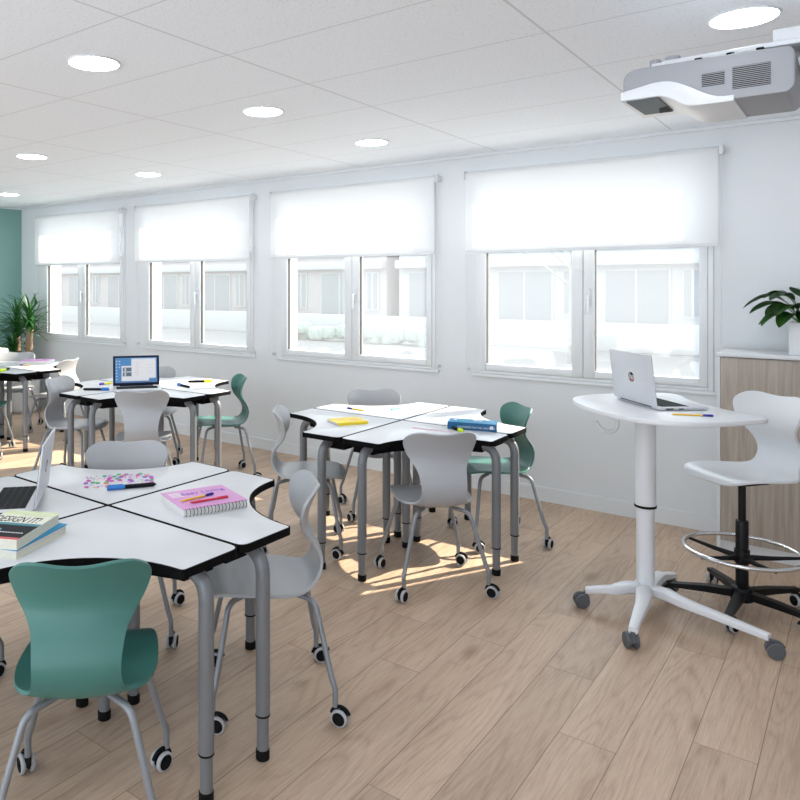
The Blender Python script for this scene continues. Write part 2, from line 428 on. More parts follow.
def text_part(txt, size, mat, parent, origin, xdir, updir, name='printed_title', align='LEFT', depth=.0004, squeeze=1.):
    cu = bpy.data.curves.new('txt', 'FONT'); cu.body = txt; cu.size = size; cu.align_x = align; cu.extrude = depth
    cu.resolution_u = 3
    o = bpy.data.objects.new('txt', cu); COL.objects.link(o)
    dg = bpy.context.evaluated_depsgraph_get(); dg.update()
    me = bpy.data.meshes.new_from_object(o.evaluated_get(dg)); bpy.data.objects.remove(o); bpy.data.curves.remove(cu)
    x = Vector(xdir).normalized(); u = Vector(updir).normalized(); z = x.cross(u)
    mt = Matrix(((x.x*squeeze, u.x, z.x, origin[0]), (x.y*squeeze, u.y, z.y, origin[1]), (x.z*squeeze, u.z, z.z, origin[2]), (0, 0, 0, 1)))
    me.transform(mt); me.materials.clear(); me.materials.append(mat); me.name = name
    r = bpy.data.objects.new(name, me); COL.objects.link(r); r.parent = parent
    return r

# ------------------------------------------------------------------ room
H = 2.612; YW = 5.42; XL = -8.775; XR = 1.8; YB = -2.2
CAMZ = 1.588
WX = [(-2.392-1.953*k, -.780-1.953*k) for k in range(4)]      # window openings, near to far
WZ0, WZ1 = .905, 2.465
b = MB(); b.bb(XL-.2, XR+.2, YB, YW+.25, -.12, 0, M['floor']); struct(b, 'floor')
b = MB(); b.bb(XL-.2, XR+.2, YB, YW+.25, H, H+.12, M['ceiling']); struct(b, 'ceiling')
b = MB()
b.bb(XL-.2, XR+.2, YW, YW+.25, 0, WZ0, M['wall']); b.bb(XL-.2, XR+.2, YW, YW+.25, WZ1, H, M['wall'])
xs = [XR+.2]
for a, c in WX: xs += [c, a]
xs.append(XL-.2)
for i in range(0, len(xs), 2): b.bb(xs[i+1], xs[i], YW, YW+.25, WZ0, WZ1, M['wall'])
struct(b, 'wall_back')
b = MB(); b.bb(XL-.2, XL, YB, YW, 0, H, M['teal_wall']); struct(b, 'wall_left')
b = MB(); b.bb(XR, XR+.2, YB, YW, 0, H, M['wall']); struct(b, 'wall_right')
def skirting(mb, p0, p1, axis):
    if axis == 'x':
        mb.bb(p0, p1, YW-.014, YW, 0, .098, M['trim']); mb.bb(p0, p1, YW-.010, YW, .098, .104, M['trim'])
    else:
        mb.bb(XL, XL+.014, p0, p1, 0, .098, M['trim']); mb.bb(XL, XL+.010, p0, p1, .098, .104, M['trim'])
b = MB(); skirting(b, XL, XR, 'x'); struct(b, 'baseboard_back')
b = MB(); skirting(b, YB, YW-.015, 'y'); struct(b, 'baseboard_left')
b = MB(); b.bb(XL, XR, YW-.022, YW, H-.024, H, M['trim'], .004); struct(b, 'trim_1')
b = MB(); b.bb(XL, XL+.022, YB, YW-.023, H-.024, H, M['trim'], .004); struct(b, 'trim_2')

# windows
def make_window(k):
    x0, x1 = WX[k]; xm = (x0+x1)/2
    w = thing('window_%d' % (4-k), None, None, (xm, YW, 0)); tag(w, kind='structure')
    a = x0-xm+.002; c = x1-xm-.002
    yf0, yf1 = -.006, .058
    f = MB()      # outer frame with thin cover strip and sill
    fw = .032
    f.bb(a, a+fw, yf0, yf1, WZ0, WZ1, M['frame'], .003); f.bb(c-fw, c, yf0, yf1, WZ0, WZ1, M['frame'], .003)
    f.bb(a+fw, c-fw, yf0, yf1, WZ1-fw, WZ1, M['frame'], .003); f.bb(a+fw, c-fw, yf0, yf1, WZ0, WZ0+.022, M['frame'], .003)
    f.build('window_frame', w)
    s = MB(); s.bb(a-.03, c+.03, -.016, .0, WZ0-.026, WZ0-.003, M['frame'], .003); s.build('window_sill', w)
    TB = 1.895
    f = MB(); f.bb(a+fw, c-fw, .0, yf1, TB, TB+.034, M['frame'], .003); f.build('transom_bar', w)
    f = MB(); g0, g1 = TB+.0345, WZ1-fw-.0005
    f.bb(a+fw+.0005, a+fw+.022, .004, .05, g0, g1, M['frame']); f.bb(c-fw-.022, c-fw-.0005, .004, .05, g0, g1, M['frame'])
    f.bb(a+fw+.022, c-fw-.022, .004, .05, g0, g0+.02, M['frame']); f.bb(a+fw+.022, c-fw-.022, .004, .05, g1-.02, g1, M['frame']); tl_ = f.build('transom_light', w)
    f = MB(); f.bb(a+fw+.022, c-fw-.022, .016, .022, g0+.02, g1-.02, M['glass']); f.build('glass_pane', tl_)
    for sgn in (0, 1):
        l = a+fw+.001 if sgn == 0 else .002
        r = -.002 if sgn == 0 else c-fw-.001
        zb, zt = WZ0+.024, TB-.002; t = .052 if sgn == 0 else .05
        lt = .050 if sgn == 0 else .074; rt = .074 if sgn == 0 else .048
        q = MB(); y0, y1 = -.012, .05
        q.bb(l, l+lt, y0, y1, zb, zt, M['frame'], .004); q.bb(r-rt, r, y0, y1, zb, zt, M['frame'], .004)
        q.bb(l+lt, r-rt, y0, y1, zb, zb+t, M['frame'], .004); q.bb(l+lt, r-rt, y0, y1, zt-t, zt, M['frame'], .004)
        g = .0042
        for (gx0, gx1, gz0, gz1) in ((l+lt, l+lt+g, zb+t, zt-t),):
            q.bb(gx0, gx1, .0, .036, gz0, gz1, M['gasket'])
        sash = q.build('sash', w)
        p = MB(); p.bb(l+lt, r-rt, .016, .022, zb+t, zt-t, M['glass']); p.build('glass_pane', sash)
        if sgn == 1:
            h = MB(); hx = l+.037
            h.bb(hx-.014, hx+.014, -.024, -.012, 1.43, 1.56, M['trim'], .005)
            h.cyl((hx, -.024, 1.505), (hx, -.058, 1.505), .009, M['trim'])
            h.box((hx, -.062, 1.45), (.020, .014, .13), M['trim'], .005)
            tag(h.build('window_handle', sash), 'white lever handle')
    return w
for k in range(4): make_window(k)

# roller blinds
BW = 1.722
BLAB = ['white roller blind half lowered over the widest, nearest window behind the standing desk',
        'white roller blind half lowered over the second window from the right',
        'white roller blind half lowered over the third window from the right',
        'white roller blind half lowered over the farthest window beside the teal wall']
YBL = 5.335
for k in range(4):
    bx = (-1.594-1.964*k)
    t = thing('roller_blind', BLAB[k], 'blind', (bx, YBL, 0), 0, 'roller blinds over the windows')
    zt = 2.455; zb = 1.842
    hw = .848
    m = MB(); m.quad([(-hw, 0, zb+.012), (hw, 0, zb+.012), (hw, 0, zt-.012), (-hw, 0, zt-.012)], M['blind']); m.build('fabric', t)
    m = MB(); m.cyl((-hw, .0225, zt-.012), (hw, .0225, zt-.012), .0225, M['blind'], n=20); tag(m.build('fabric_roll', t))
    m = MB(); m.bb(-hw, hw, -.006, .006, zb-.010, zb+.012, M['trim'], .004); m.build('bottom_bar', t)
    for sg in (-1, 1):
        m = MB(); xx = sg*(hw+.016)
        m.box((xx, .0225, zt-.012), (.026, .058, .062), M['trim'], .008); m.bb(xx-.012, xx+.012, .046, YW-YBL, zt-.030, zt+.008, M['trim'])
        m.build('bracket', t)
    # thin side guide wires down to the sill
    for sg in (-1, 1):
        m = MB(); xx = sg*(hw+.012)
        m.cyl((xx, .035, .93), (xx, .035, zt-.03), .0035, M['trim'], n=8)
        m.box((xx, .058, .935), (.016, .054, .02), M['trim'], .003)
        m.build('guide_wire', t)

# downlights
dl = None
spots = [(-.375, 3.29, 'white round ceiling downlight beside the projector, largest in the photo'),
         (-.375, 4.494, 'white round ceiling downlight behind the projector near the window wall'),
         (-2.77, 2.08, 'white round ceiling downlight nearest the upper left of the photo'),
         (-2.77, 3.287, 'white round ceiling downlight in the middle of the three-lamp row'),
         (-2.77, 4.49, 'white round ceiling downlight in front of the second and third windows from the right'),
         (-5.165, 3.28, 'white round ceiling downlight at the left edge, the larger of the two there'),
         (-5.165, 4.484, 'white round ceiling downlight in front of the far blinds'),
         (-7.52, 4.478, 'white round ceiling downlight nearest the teal wall'),
         (-7.52, 3.28, None), (-.375, 2.08, None), (-5.165, 2.08, None), (-2.77, .87, None), (-5.165, .87, None), (-.375, .87, None),
         (-2.77, -.34, None), (-5.165, -.34, None), (-.375, -.34, None), (-7.52, 2.08, None), (-7.52, .87, None)]
for i, (x, y, lab) in enumerate(spots):
    if dl is None:
        dl = thing('ceiling_downlight', lab, 'ceiling light', (x, y, H), 0, 'round downlights in the ceiling')
        m = MB(); m.lathe([(.0, -.004), (.112, -.004), (.112, -.0005), (0, -.0005)], M['lamp'], 32); m.build('diffuser', dl)
        m = MB(); m.lathe([(.113, -.008), (.120, -.007), (.122, -.0005), (.113, -.0005)], M['trim'], 32, closed=True); m.build('trim_ring', dl)
        o = dl
    else:
        o = copy_tree(dl); o.location = (x, y, H)
    o['label'] = lab or 'white round ceiling downlight overhead, outside the view of the photo'

# ------------------------------------------------------------------ student tables
TZ = .753; L = .690; W = .257
def table_outline(L, W, r=.042):
    R = L-W
    e0 = .0025
    pts = [(e0, e0), (L, e0), (L, W)]
    pts2 = []
    arc = []
    for k in range(1, 16):
        t = k/16*PI/2
        arc.append((L-R*math.sin(t), L-R*math.cos(t)))
    # arc from (L,W) to (W,L), centre (L,L)
    poly = pts+arc+[(W, L), (e0, L)]
    rr = [.012, r, r*.8]+[0]*len(arc)+[r*.8, r]
    return fillet2(poly, rr, 4)
OUT = table_outline(L, W)
def make_table():
    root = thing('student_table', '', 'table', (0, 0, 0), 0, 'white notched tables joined in fours')
    inn = inset(OUT, .0055)
    m = MB(); m.prism(inn, TZ-.025, TZ, M['laminate'], .0015); m.build('tabletop', root)
    m = MB(); m.prism(OUT, TZ-.027, TZ-.0006, M['black_edge'], hole=inset(OUT, .0054)); tag(m.build('edge_band', root), 'black edge band')
    R2 = L-W+.11
    tarc = [(L-R2*math.sin(k/12*PI/2), L-R2*math.cos(k/12*PI/2)) for k in range(13)]
    tarc = [p for p in tarc if p[0] < L-.10 and p[1] < L-.10]
    m = MB(); m.prism([(.03, .03), (L-.10, .03), (L-.10, W-.10)]+tarc+[(W-.10, L-.10), (.03, L-.10)], TZ-.090, TZ-.0275, M['tray'], .004); tag(m.build('under_tray', root), 'black tray under the tabletop')
    up = TZ-.056
    specs = [[(L-.27, .133, up), (L-.028, .133, up), (L-.028, .133, .15)], [(.133, L-.27, up), (.133, L-.028, up), (.133, L-.028, .15)],
             [(.068, .068, TZ-.06), (.068, .068, .4), (.068, .068, .15)]]
    for pth in specs:
        m = MB(); m.tube(fillet(pth, .085, 8), .0245, M['leg'], 18)
        m.cyl((pth[2][0], pth[2][1], .152), (pth[2][0], pth[2][1], .146), .0252, M['rubber'])
        lg = m.build('leg', root)
        x, y = pth[2][:2]
        m = MB(); m.cyl((x, y, .148), (x, y, .03), .0205, M['leg'], n=18); m.build('leg_extension', lg)
        m = MB(); m.cyl((x, y, 0), (x, y, .034), .0235, M['rubber'], n=18, bev=.003); tag(m.build('foot_cap', lg), 'black rubber foot')
    return root
CL = {'near': (-2.246, 1.751, -.012), 'mid': (-2.253, 4.005, -.002), 'laptop': (-4.609, 4.012, -.012), 'far': (-6.915, 4.02, .02)}
TL = {('near', 0): 'white notched table carrying the pink spiral notebook and two pens',
      ('near', 1): 'white notched table carrying the coloured doodles and the blue-capped marker',
      ('near', 2): 'white notched table carrying the book stack and the silver laptop seen from behind',
      ('near', 3): 'bare white notched table in the foreground behind the large teal chair',
      ('mid', 0): 'white notched table under the thick blue book, in front of the second green chair',
      ('mid', 1): 'white notched table with a yellow pen and a thin cyan pen, by the window wall',
      ('mid', 2): 'white notched table carrying the bright yellow notebook',
      ('mid', 3): 'white notched table with pale pink scribbles behind the grey chair seen from behind',
      ('laptop', 0): 'white notched table with the black marker with yellow cap, beside the light green chair',
      ('laptop', 1): 'white notched table behind the laptop with the lit blue screen',
      ('laptop', 2): 'white notched table with the black and blue marker lying left of the lit laptop',
      ('laptop', 3): 'white notched table under the laptop with the lit blue screen',
      ('far', 0): 'white notched table with the lilac notebook corner, near the potted yucca',
      ('far', 1): 'white notched table at the left photo edge under the white and lilac notebook',
      ('far', 2): 'white notched table past the left photo edge in the farthest group',
      ('far', 3): 'white notched table with the lime highlighter at the far left'}
tb = None
for key in ('near', 'mid', 'laptop', 'far'):
    cx, cy, th = CL[key]
    for q in range(4):
        if key == 'far' and q == 2: pass
        o = make_table() if tb is None else copy_tree(tb)
        if tb is None: tb = o
        o.location = (cx, cy, 0); o.rotation_euler = (0, 0, th+q*PI/2); o['label'] = TL[(key, q)]

# ------------------------------------------------------------------ chairs
PROF = [(.245, .440), (.225, .456), (.18, .464), (.10, .461), (.0, .453), (-.08, .447), (-.135, .452), (-.172, .474), (-.193, .515), (-.197, .562),
        (-.182, .610), (-.161, .650), (-.147, .685), (-.146, .72), (-.156, .758), (-.173, .797), (-.192, .833)]
WID = [.160, .180, .190, .202, .206, .190, .158, .130, .120, .119, .123, .131, .150, .176, .193, .197, .190]
CURL = [.0, .004, .008, .012, .014, .016, .016, .014, .010, .008, .010, .018, .030, .042, .050, .052, .05]
def interp_list(A, t):
    t = max(0, min(.99999, t))*(len(A)-1); i = int(t); f = t-i
    g = lambda k: A[max(0, min(len(A)-1, k))]
    a, b_, c, d = g(i-1), g(i), g(i+1), g(i+2)
    return .5*((2*b_)+(c-a)*f+(2*a-5*b_+4*c-d)*f*f+(3*b_-a-3*c+d)*f**3)
def shell_mesh(mat, name):
    NU, NV = 28, 76
    bm = bmesh.new(); G = []
    def P(t): return Vector((0, interp_list([p[0] for p in PROF], t), interp_list([p[1] for p in PROF], t)))
    for j in range(NV+1):
        row = []
        for i in range(NU+1):
            u = math.sin(PI/2*(-1+2*i/NU))
            au = abs(u)
            dip = .011*(.5+.5*math.cos(min(1, au/.62)*PI))          # soft dip in the middle of the top edge
            rnd = .125*(1-math.sqrt(max(0, 1-(max(0, au-.40)/.60)**2)))                      # round top corners
            rf = .16*(1-math.sqrt(max(0, 1-(max(0, au-.35)/.65)**2)))                         # round front corners
            t = rf+(1-dip-rnd-rf)*(j/NV)
            p = P(t); d = (P(min(1, t+.01))-P(max(0, t-.01))).normalized()
            n = Vector((0, -d.z, d.y)).normalized()                  # towards the sitter
            n = -n if n.z < 0 and n.y < 0 else n
            if n.dot(Vector((0, .6, .8))) < 0: n = -n
            w = interp_list(WID, t); c = interp_list(CURL, t)
            pos = Vector((u*w, p.y, p.z-.007))+n*(c*abs(u)**2.2)
            row.append(bm.verts.new(pos))
        G.append(row)
    for j in range(NV):
        for i in range(NU): bm.faces.new((G[j][i], G[j][i+1], G[j+1][i+1], G[j+1][i]))
    bmesh.ops.recalc_face_normals(bm, faces=bm.faces)
    me = bpy.data.meshes.new(name); bm.to_mesh(me); bm.free()
    o = bpy.data.objects.new('tmp', me); COL.objects.link(o)
    sm = o.modifiers.new('s', 'SOLIDIFY'); sm.thickness = .011; sm.offset = 0
    bv = o.modifiers.new('b', 'BEVEL'); bv.width = .0035; bv.segments = 2; bv.limit_method = 'ANGLE'; bv.angle_limit = math.radians(60)
    dg = bpy.context.evaluated_depsgraph_get(); dg.update()
    me2 = bpy.data.meshes.new_from_object(o.evaluated_get(dg)); bpy.data.objects.remove(o)
    me2.name = name; me2.materials.clear(); me2.materials.append(mat)
    for p in me2.polygons: p.use_smooth = True
    return me2
def link_mesh(name, me, parent):
    o = bpy.data.objects.new(name, me); COL.objects.link(o); o.parent = parent; return o
SHELL = {k: shell_mesh(M[k+'_shell'], k+'_seat_shell') for k in ('grey', 'teal', 'white')}
def wheel_mesh(tread, hub, r=.031, t=.015, name='caster_wheel'):
    m = MB(); rot = Matrix.Rotation(PI/2, 4, 'Y')
    m.lathe([(r*.74, -t/2), (r*.90, -t/2), (r, -t/2+.004), (r, t/2-.004), (r*.90, t/2), (r*.74, t/2)], tread, 24, rot)
    m.lathe([(0, -t/2+.001), (r*.6, -t/2-.0006), (r*.76, -t/2-.0003), (r*.76, t/2+.0003), (r*.6, t/2+.0006), (0, t/2-.001)], hub, 24, rot)
    return m.mesh(name)
WHEEL = wheel_mesh(M['wheel'], M['rubber'])
DWHEEL = wheel_mesh(M['dark_wheel'], M['dark_wheel'], .034, .022)
def fork_mesh(mat, r=.031, hz=.085):
    m = MB()
    m.cyl((0, 0, r+.012), (0, 0, hz), .0105, mat, n=14)
    m.box((0, .012, r+.008), (.012, .046, .030), mat, .005)
    m.cyl((-.024, .02, r), (.024, .02, r), .005, mat, n=10)
    # hood over the wheels
    pts = [(0, .02+.036*math.cos(a), r+.036*math.sin(a)) for a in [math.radians(q) for q in range(20, 171, 15)]]
    m.tube(pts, .006, mat, 8)
    return m.mesh('caster_fork')
FORK = fork_mesh(M['rubber'])
def add_caster(parent, x, y, yaw, fork=FORK, wheel=WHEEL, sep=.0155, wheel_r=.031):
    f = link_mesh('caster_fork', fork, parent); f.location = (x, y, 0); f.rotation_euler = (0, 0, yaw)
    for s in (-1, 1):
        w = link_mesh('caster_wheel', wheel, parent)
        off = Matrix.Rotation(yaw, 3, 'Z') @ Vector((s*sep, .02, wheel_r))
        w.location = (x+off.x, y+off.y, off.z); w.rotation_euler = (0, 0, yaw)
CH = .222
def leg_mesh(sx, sy):
    m = MB()
    top = .424 if sy > 0 else .418
    pth = [(sx*.075, sy*.085, top), (sx*.142, sy*.160, top-.004), (sx*(CH-.012), sy*(CH-.012), .16), (sx*CH, sy*CH, .125), (sx*CH, sy*CH, .062)]
    m.tube(fillet(pth, .055, 7), .0108, M['chair_leg'], 14)
    return m.mesh('leg')
LEGM = {(sx, sy): leg_mesh(sx, sy) for sx in (-1, 1) for sy in (-1, 1)}
mb_ = MB(); mb_.box((0, .0, .430), (.17, .19, .018), M['chair_leg'], .006); MOUNT = mb_.mesh('seat_mount')
def make_chair(kind, label, loc, face, seed, turn=0.):
    """face: direction the sitter looks to"""
    rz = math.atan2(face[1], face[0])-PI/2+math.radians(turn)
    rnd = random.Random(seed)
    t = thing('student_chair', label, 'chair', (loc[0], loc[1], 0), rz, 'wheeled classroom chairs')
    link_mesh('seat_shell', SHELL[kind], t); link_mesh('seat_mount', MOUNT, t)
    for sx in (-1, 1):
        for sy in (-1, 1):
            lg = link_mesh('leg', LEGM[(sx, sy)], t)
            add_caster(lg, sx*CH, sy*CH, rnd.uniform(-.9, .9)+(PI if rnd.random() < .7 else 0))
    return t
CHAIRS = [('near', 1, -1, 'teal', 'large teal chair seen from behind in the foreground, tucked to the near table', (.012, .010)),
          ('near', 1, 1, 'grey', 'light grey chair seen in profile at the right side of the near table', (-.002, .01)),
          ('near', -1, 1, 'grey', 'light grey chair whose backrest rises behind the coloured doodles', (0, 0)),
          ('near', -1, -1, 'grey', 'light grey chair cut by the left photo edge beside the teal chair', (-.07, -.03)),
          ('mid', 1, -1, 'grey', 'light grey chair seen from behind in front of the middle table', (0, 0)),
          ('mid', 1, 1, 'teal', 'green chair at the right of the middle table, beside the thick blue book', (0, 0)),
          ('mid', -1, -1, 'grey', 'light grey chair in profile at the left of the middle table, near the yellow notebook', (0, 0, -11)),
          ('mid', -1, 1, 'grey', 'pale grey chair behind the yellow pen, backrest against the window wall', (0, 0)),
          ('laptop', 1, -1, 'grey', 'light grey chair seen from behind in front of the lit laptop screen', (0, 0)),
          ('laptop', 1, 1, 'teal', 'light green chair right of the lit laptop table, in front of the second window', (0, .0, 8)),
          ('laptop', -1, -1, 'grey', 'light grey chair left of the lit laptop table, behind the silver laptop lid', (.0, .0, -22)),
          ('laptop', -1, 1, 'grey', 'grey chair mostly hidden behind the lit laptop screen', (0, 0)),
          ('far', 1, -1, 'teal', 'teal chair showing only its seat edge and a leg at the far left edge', (0, 0)),
          ('far', 1, 1, 'grey', 'sunlit white-looking grey chair behind the farthest table, left of the lit laptop', (-.025, -.02, -20)),
          ('far', -1, 1, 'grey', 'pale grey chair behind the lilac notebook in front of the yucca planter', (0, 0))]
for i, (key, sx, sy, kind, lab, d) in enumerate(CHAIRS):
    cx, cy, th = CL[key]
    make_chair(kind, lab, (cx+sx*.43+d[0], cy+sy*.43+d[1]), (-sx, -sy), i*13+5, d[2] if len(d) > 2 else 0)

# ------------------------------------------------------------------ drafting stool
st = thing('drafting_stool', 'white swivel stool on a black pedestal with chrome foot ring, beside the standing desk', 'stool', (-.487, 4.205, 0), 0)
STYAW = math.atan2(-.80, -.60)-PI/2
sh = link_mesh('seat_shell', SHELL['white'], st); sh.location = (.022, .03, .215); sh.rotation_euler = (0, 0, STYAW)
m = MB(); m.box((0, 0, .638), (.16, .16, .02), M['black_metal'], .005, rz=STYAW)
m.cyl((0, 0, .40), (0, 0, .63), .0165, M['black_metal']); m.build('gas_lift', st)
m = MB(); m.cyl((0, 0, .10), (0, 0, .44), .028, M['black_metal'], n=24, bev=.002); m.cyl((0, 0, .235), (0, 0, .30), .034, M['black_metal'], n=24, bev=.003); m.build('column', st)
RR = .250
m = MB(); m.tube([(RR*math.cos(a), RR*math.sin(a), .292) for a in [2*PI*k/56 for k in range(56)]], .0105, M['chrome'], 12, closed=True)
ring = tag(m.build('foot_ring', st), 'chrome foot ring')
for k in range(5):
    a = k*2*PI/5+.35
    m = MB(); m.tube([(.03*math.cos(a), .03*math.sin(a), .262), (.12*math.cos(a), .12*math.sin(a), .268), (RR*math.cos(a), RR*math.sin(a), .284)], [.014, .011, .007], M['black_metal'], 10)
    m.build('ring_spoke', ring)
m = MB(); m.lathe([(0, .055), (.05, .055), (.055, .075), (.045, .115), (.03, .125), (0, .125)], M['black_metal'], 24); m.build('base_hub', st)
sfork = fork_mesh(M['black_metal'], .031, .075)
for k in range(5):
    a = k*2*PI/5+math.atan2(-.36, -.02)
    ca, sa = math.cos(a), math.sin(a)
    m = MB()
    prof = [(.03, .068, .104, .022), (.16, .070, .101, .019), (.30, .068, .088, .016), (.325, .068, .086, .015)]
    t = bmesh.new(); rows = []
    for (r, z0, z1, hw) in prof:
        rows.append([t.verts.new((r*ca-s*hw*sa, r*sa+s*hw*ca, z)) for s, z in ((-1, z0), (1, z0), (1, z1), (-1, z1))])
    for A, B in zip(rows, rows[1:]):
        for j in range(4): t.faces.new((A[j], A[(j+1) % 4], B[(j+1) % 4], B[j]))
    t.faces.new(rows[0]); t.faces.new(rows[-1][::-1]); bmesh.ops.recalc_face_normals(t, faces=t.faces)
    m.absorb(t, M['black_metal'])
    lg = m.build('base_arm', st)
    add_caster(lg, .305*ca, .305*sa, a+1.1+k, sfork)

# ------------------------------------------------------------------ standing desk
dk = thing('standing_desk', 'white height-adjustable standing desk on four castors with a single column', 'desk', (-.86, 3.94, 0), 0)
DZ = 1.0
raw = [(-1.205, 3.935), (-1.135, 3.79), (-1.0, 3.635), (-.87, 3.545), (-.75, 3.512), (-.63, 3.535), (-.50, 3.648), (-.40, 3.785), (-.352, 3.885), (-.385, 3.935),
       (-.47, 3.985), (-.57, 4.065), (-.66, 4.165), (-.74, 4.29), (-.79, 4.40), (-.855, 4.447), (-.94, 4.40), (-1.03, 4.31), (-1.14, 4.17), (-1.20, 4.05)]
pl = [(v.x, v.y) for v in catmull([(x+.86, y-3.94) for x, y in raw], 5, True)]
m = MB(); m.prism(pl, DZ-.024, DZ, M['white_metal'], .006); m.build('desktop', dk)
m = MB(); m.cyl((0, 0, .50), (0, 0, DZ-.024), .047, M['white_metal'], n=32); m.build('upper_column', dk)
m = MB(); m.cyl((0, 0, .09), (0, 0, .505), .041, M['white_metal'], n=32); m.build('lower_column', dk)
m = MB(); m.lathe([(.0475, .497), (.0505, .499), (.0505, .507), (.0475, .509)], M['rubber'], 32, closed=True); tag(m.build('collar', dk), 'black collar ring')
m = MB(); m.box((0, 0, DZ-.032), (.22, .22, .016), M['white_metal'], .004); m.build('mounting_plate', dk)
m = MB(); m.tube([(v.x, v.y, v.z) for v in catmull([(-.085, -.170, DZ-.022), (-.085, -.170, DZ-.085), (-.098, -.181, DZ-.112), (-.125, -.203, DZ-.118), (-.150, -.223, DZ-.10), (-.168, -.238, DZ-.065)], 5)], .0105, M['white_metal'], 10)
m.build('bag_hook', dk)
m = MB(); m.lathe([(0, .070), (.052, .070), (.060, .09), (.048, .125), (.0, .125)], M['white_metal'], 28); m.build('base_hub', dk)
dfork = fork_mesh(M['dark_wheel'], .034, .078)
ends = [(-.232, -.175), (.057, -.49), (.525, -.185), (.065, .31)]
mids = [(-.09, -.13), (.035, -.21), (.17, -.10), (.03, .15)]
for i, ((ex, ey), (mx_, my_)) in enumerate(zip(ends, mids)):
    path = catmull([(0, 0, .090), (mx_*.6, my_*.6, .112), (mx_*1.15, my_*1.15, .112), ((mx_+ex)/2, (my_+ey)/2, .098), (ex, ey, .083)], 6)
    t = bmesh.new(); rows = []; n = len(path)
    for j, p in enumerate(path):
        d = (path[min(j+1, n-1)]-path[max(0, j-1)]); d.z = 0; d.normalize(); s = Vector((-d.y, d.x, 0))
        f = j/(n-1); hw = .042*(1-f)+.019*f; hh = .028*(1-f)+.014*f
        sec = []
        for k in range(12):
            a = 2*PI*k/12; cx_, sz_ = math.cos(a), math.sin(a)
            q = lambda v: math.copysign(abs(v)**.55, v)
            sec.append(t.verts.new(p+s*(hw*q(cx_))+Vector((0, 0, hh*q(sz_)))))
        rows.append(sec)
    for A, B in zip(rows, rows[1:]):
        for k in range(12): t.faces.new((A[k], A[(k+1) % 12], B[(k+1) % 12], B[k]))
    t.faces.new(rows[0]); t.faces.new(rows[-1][::-1]); bmesh.ops.recalc_face_normals(t, faces=t.faces)
    m = MB(); m.absorb(t, M['white_metal']); lg = m.build('base_leg', dk)
    add_caster(lg, ex, ey, [2.2, .6, -1.2, 2.6][i], dfork, DWHEEL, .0165, .034)

# ------------------------------------------------------------------ cabinet and plant
CY0 = 5.04; CX0 = -.712
cb = thing('storage_cabinet', 'tall cabinet with greige wood doors and a white carcass along the window wall', 'cabinet', (CX0, CY0, 0), 0)
CW = 1.30; CD = YW-.016-CY0; CZ = 1.188
m = MB(); m.bb(.0, .018, 0, CD, 0, CZ-.024, M['cabinet_white']); m.bb(CW-.018, CW, 0, CD, 0, CZ-.024, M['cabinet_white'])
m.bb(.018, CW-.018, CD-.01, CD, .06, CZ-.024, M['cabinet_white']); m.bb(.018, CW-.018, .01, CD-.01, .06, .078, M['cabinet_white']); m.build('carcass', cb)
m = MB(); m.bb(-.004, CW+.004, -.008, CD, CZ-.024, CZ, M['cabinet_white'], .003); m.build('top_panel', cb)
for k in range(2):
    m = MB(); x0 = .020+k*(CW-.036)/2; m.bb(x0, x0+(CW-.044)/2, -.001, .018, .075, CZ-.028, M['wood'], .001); d = m.build('door', cb)
    m = MB(); hx = x0+(CW-.044)/2-.04 if k == 0 else x0+.04
    m.bb(hx-.006, hx+.006, -.024, -.012, .62, .78, M['black_metal'], .002); m.bb(hx-.004, hx+.004, -.014, 0, .63, .64, M['black_metal']); m.bb(hx-.004, hx+.004, -.014, 0, .76, .77, M['black_metal']); m.build('door_handle', d)
m = MB(); m.bb(.018, CW-.018, .02, .035, 0, .072, M['cabinet_white']); m.build('plinth', cb)

pp = thing('potted_plant', 'leafy green plant in a white square pot standing on the wooden cabinet', 'plant', (-.268, 5.215, CZ), 0)
m = MB()
oc = fillet2([(-.1, -.1), (.1, -.1), (.1, .1), (-.1, .1)], .028, 4); o2 = [(x*.9, y*.9) for x, y in oc]
m.prism(oc, 0.0, .185, M['pot'], hole=o2); m.prism([(x*.91, y*.91) for x, y in oc], .0, .012, M['pot']); m.build('pot', pp)
m = MB(); m.prism([(x*.895, y*.895) for x, y in oc], .012, .165, M['soil']); m.build('soil', pp)
def leaf_mesh(length, width, rise, droop, mats=('leaf', 'leaf_rib')):
    """a leaf along +x with a stalk, arching down at the tip"""
    m = MB()
    st_ = .30
    pts = [Vector((0, 0, 0)), Vector((length*st_*.8, 0, rise*.75)), Vector((length*.55, 0, rise)), Vector((length*.82, 0, rise-droop*.45)), Vector((length, 0, rise-droop))]
    cv = catmull(pts, 6); n = len(cv)
    t = bmesh.new(); rows = []
    for j, p in enumerate(cv):
        f = j/(n-1); w = 0 if f < st_ else width*math.sin(PI*((f-st_)/(1-st_))**.8)**.9
        w = max(w, .0025)
        d = cv[min(j+1, n-1)]-cv[max(0, j-1)]; nrm = Vector((-d.z, 0, d.x)).normalized()
        rows.append([t.verts.new(p+Vector((0, s*w, 0))+nrm*(abs(s)*w*.32)) for s in (-1, -.5, 0, .5, 1)])
    for A, B in zip(rows, rows[1:]):
        for k in range(4): t.faces.new((A[k], A[k+1], B[k+1], B[k]))
    g = bmesh.ops.solidify(t, geom=list(t.faces), thickness=.0012)
    m.absorb(t, M[mats[0]])
    m.tube(cv[:int(n*.95)], [.0035*(1-.7*j/n) for j in range(int(n*.95))], M[mats[1]], 6)
    return m.mesh('leaf', 60)
LF = [leaf_mesh(.295, .052, .185, .075), leaf_mesh(.27, .060, .14, .06), leaf_mesh(.23, .052, .085, .075), leaf_mesh(.20, .058, .20, .03)]
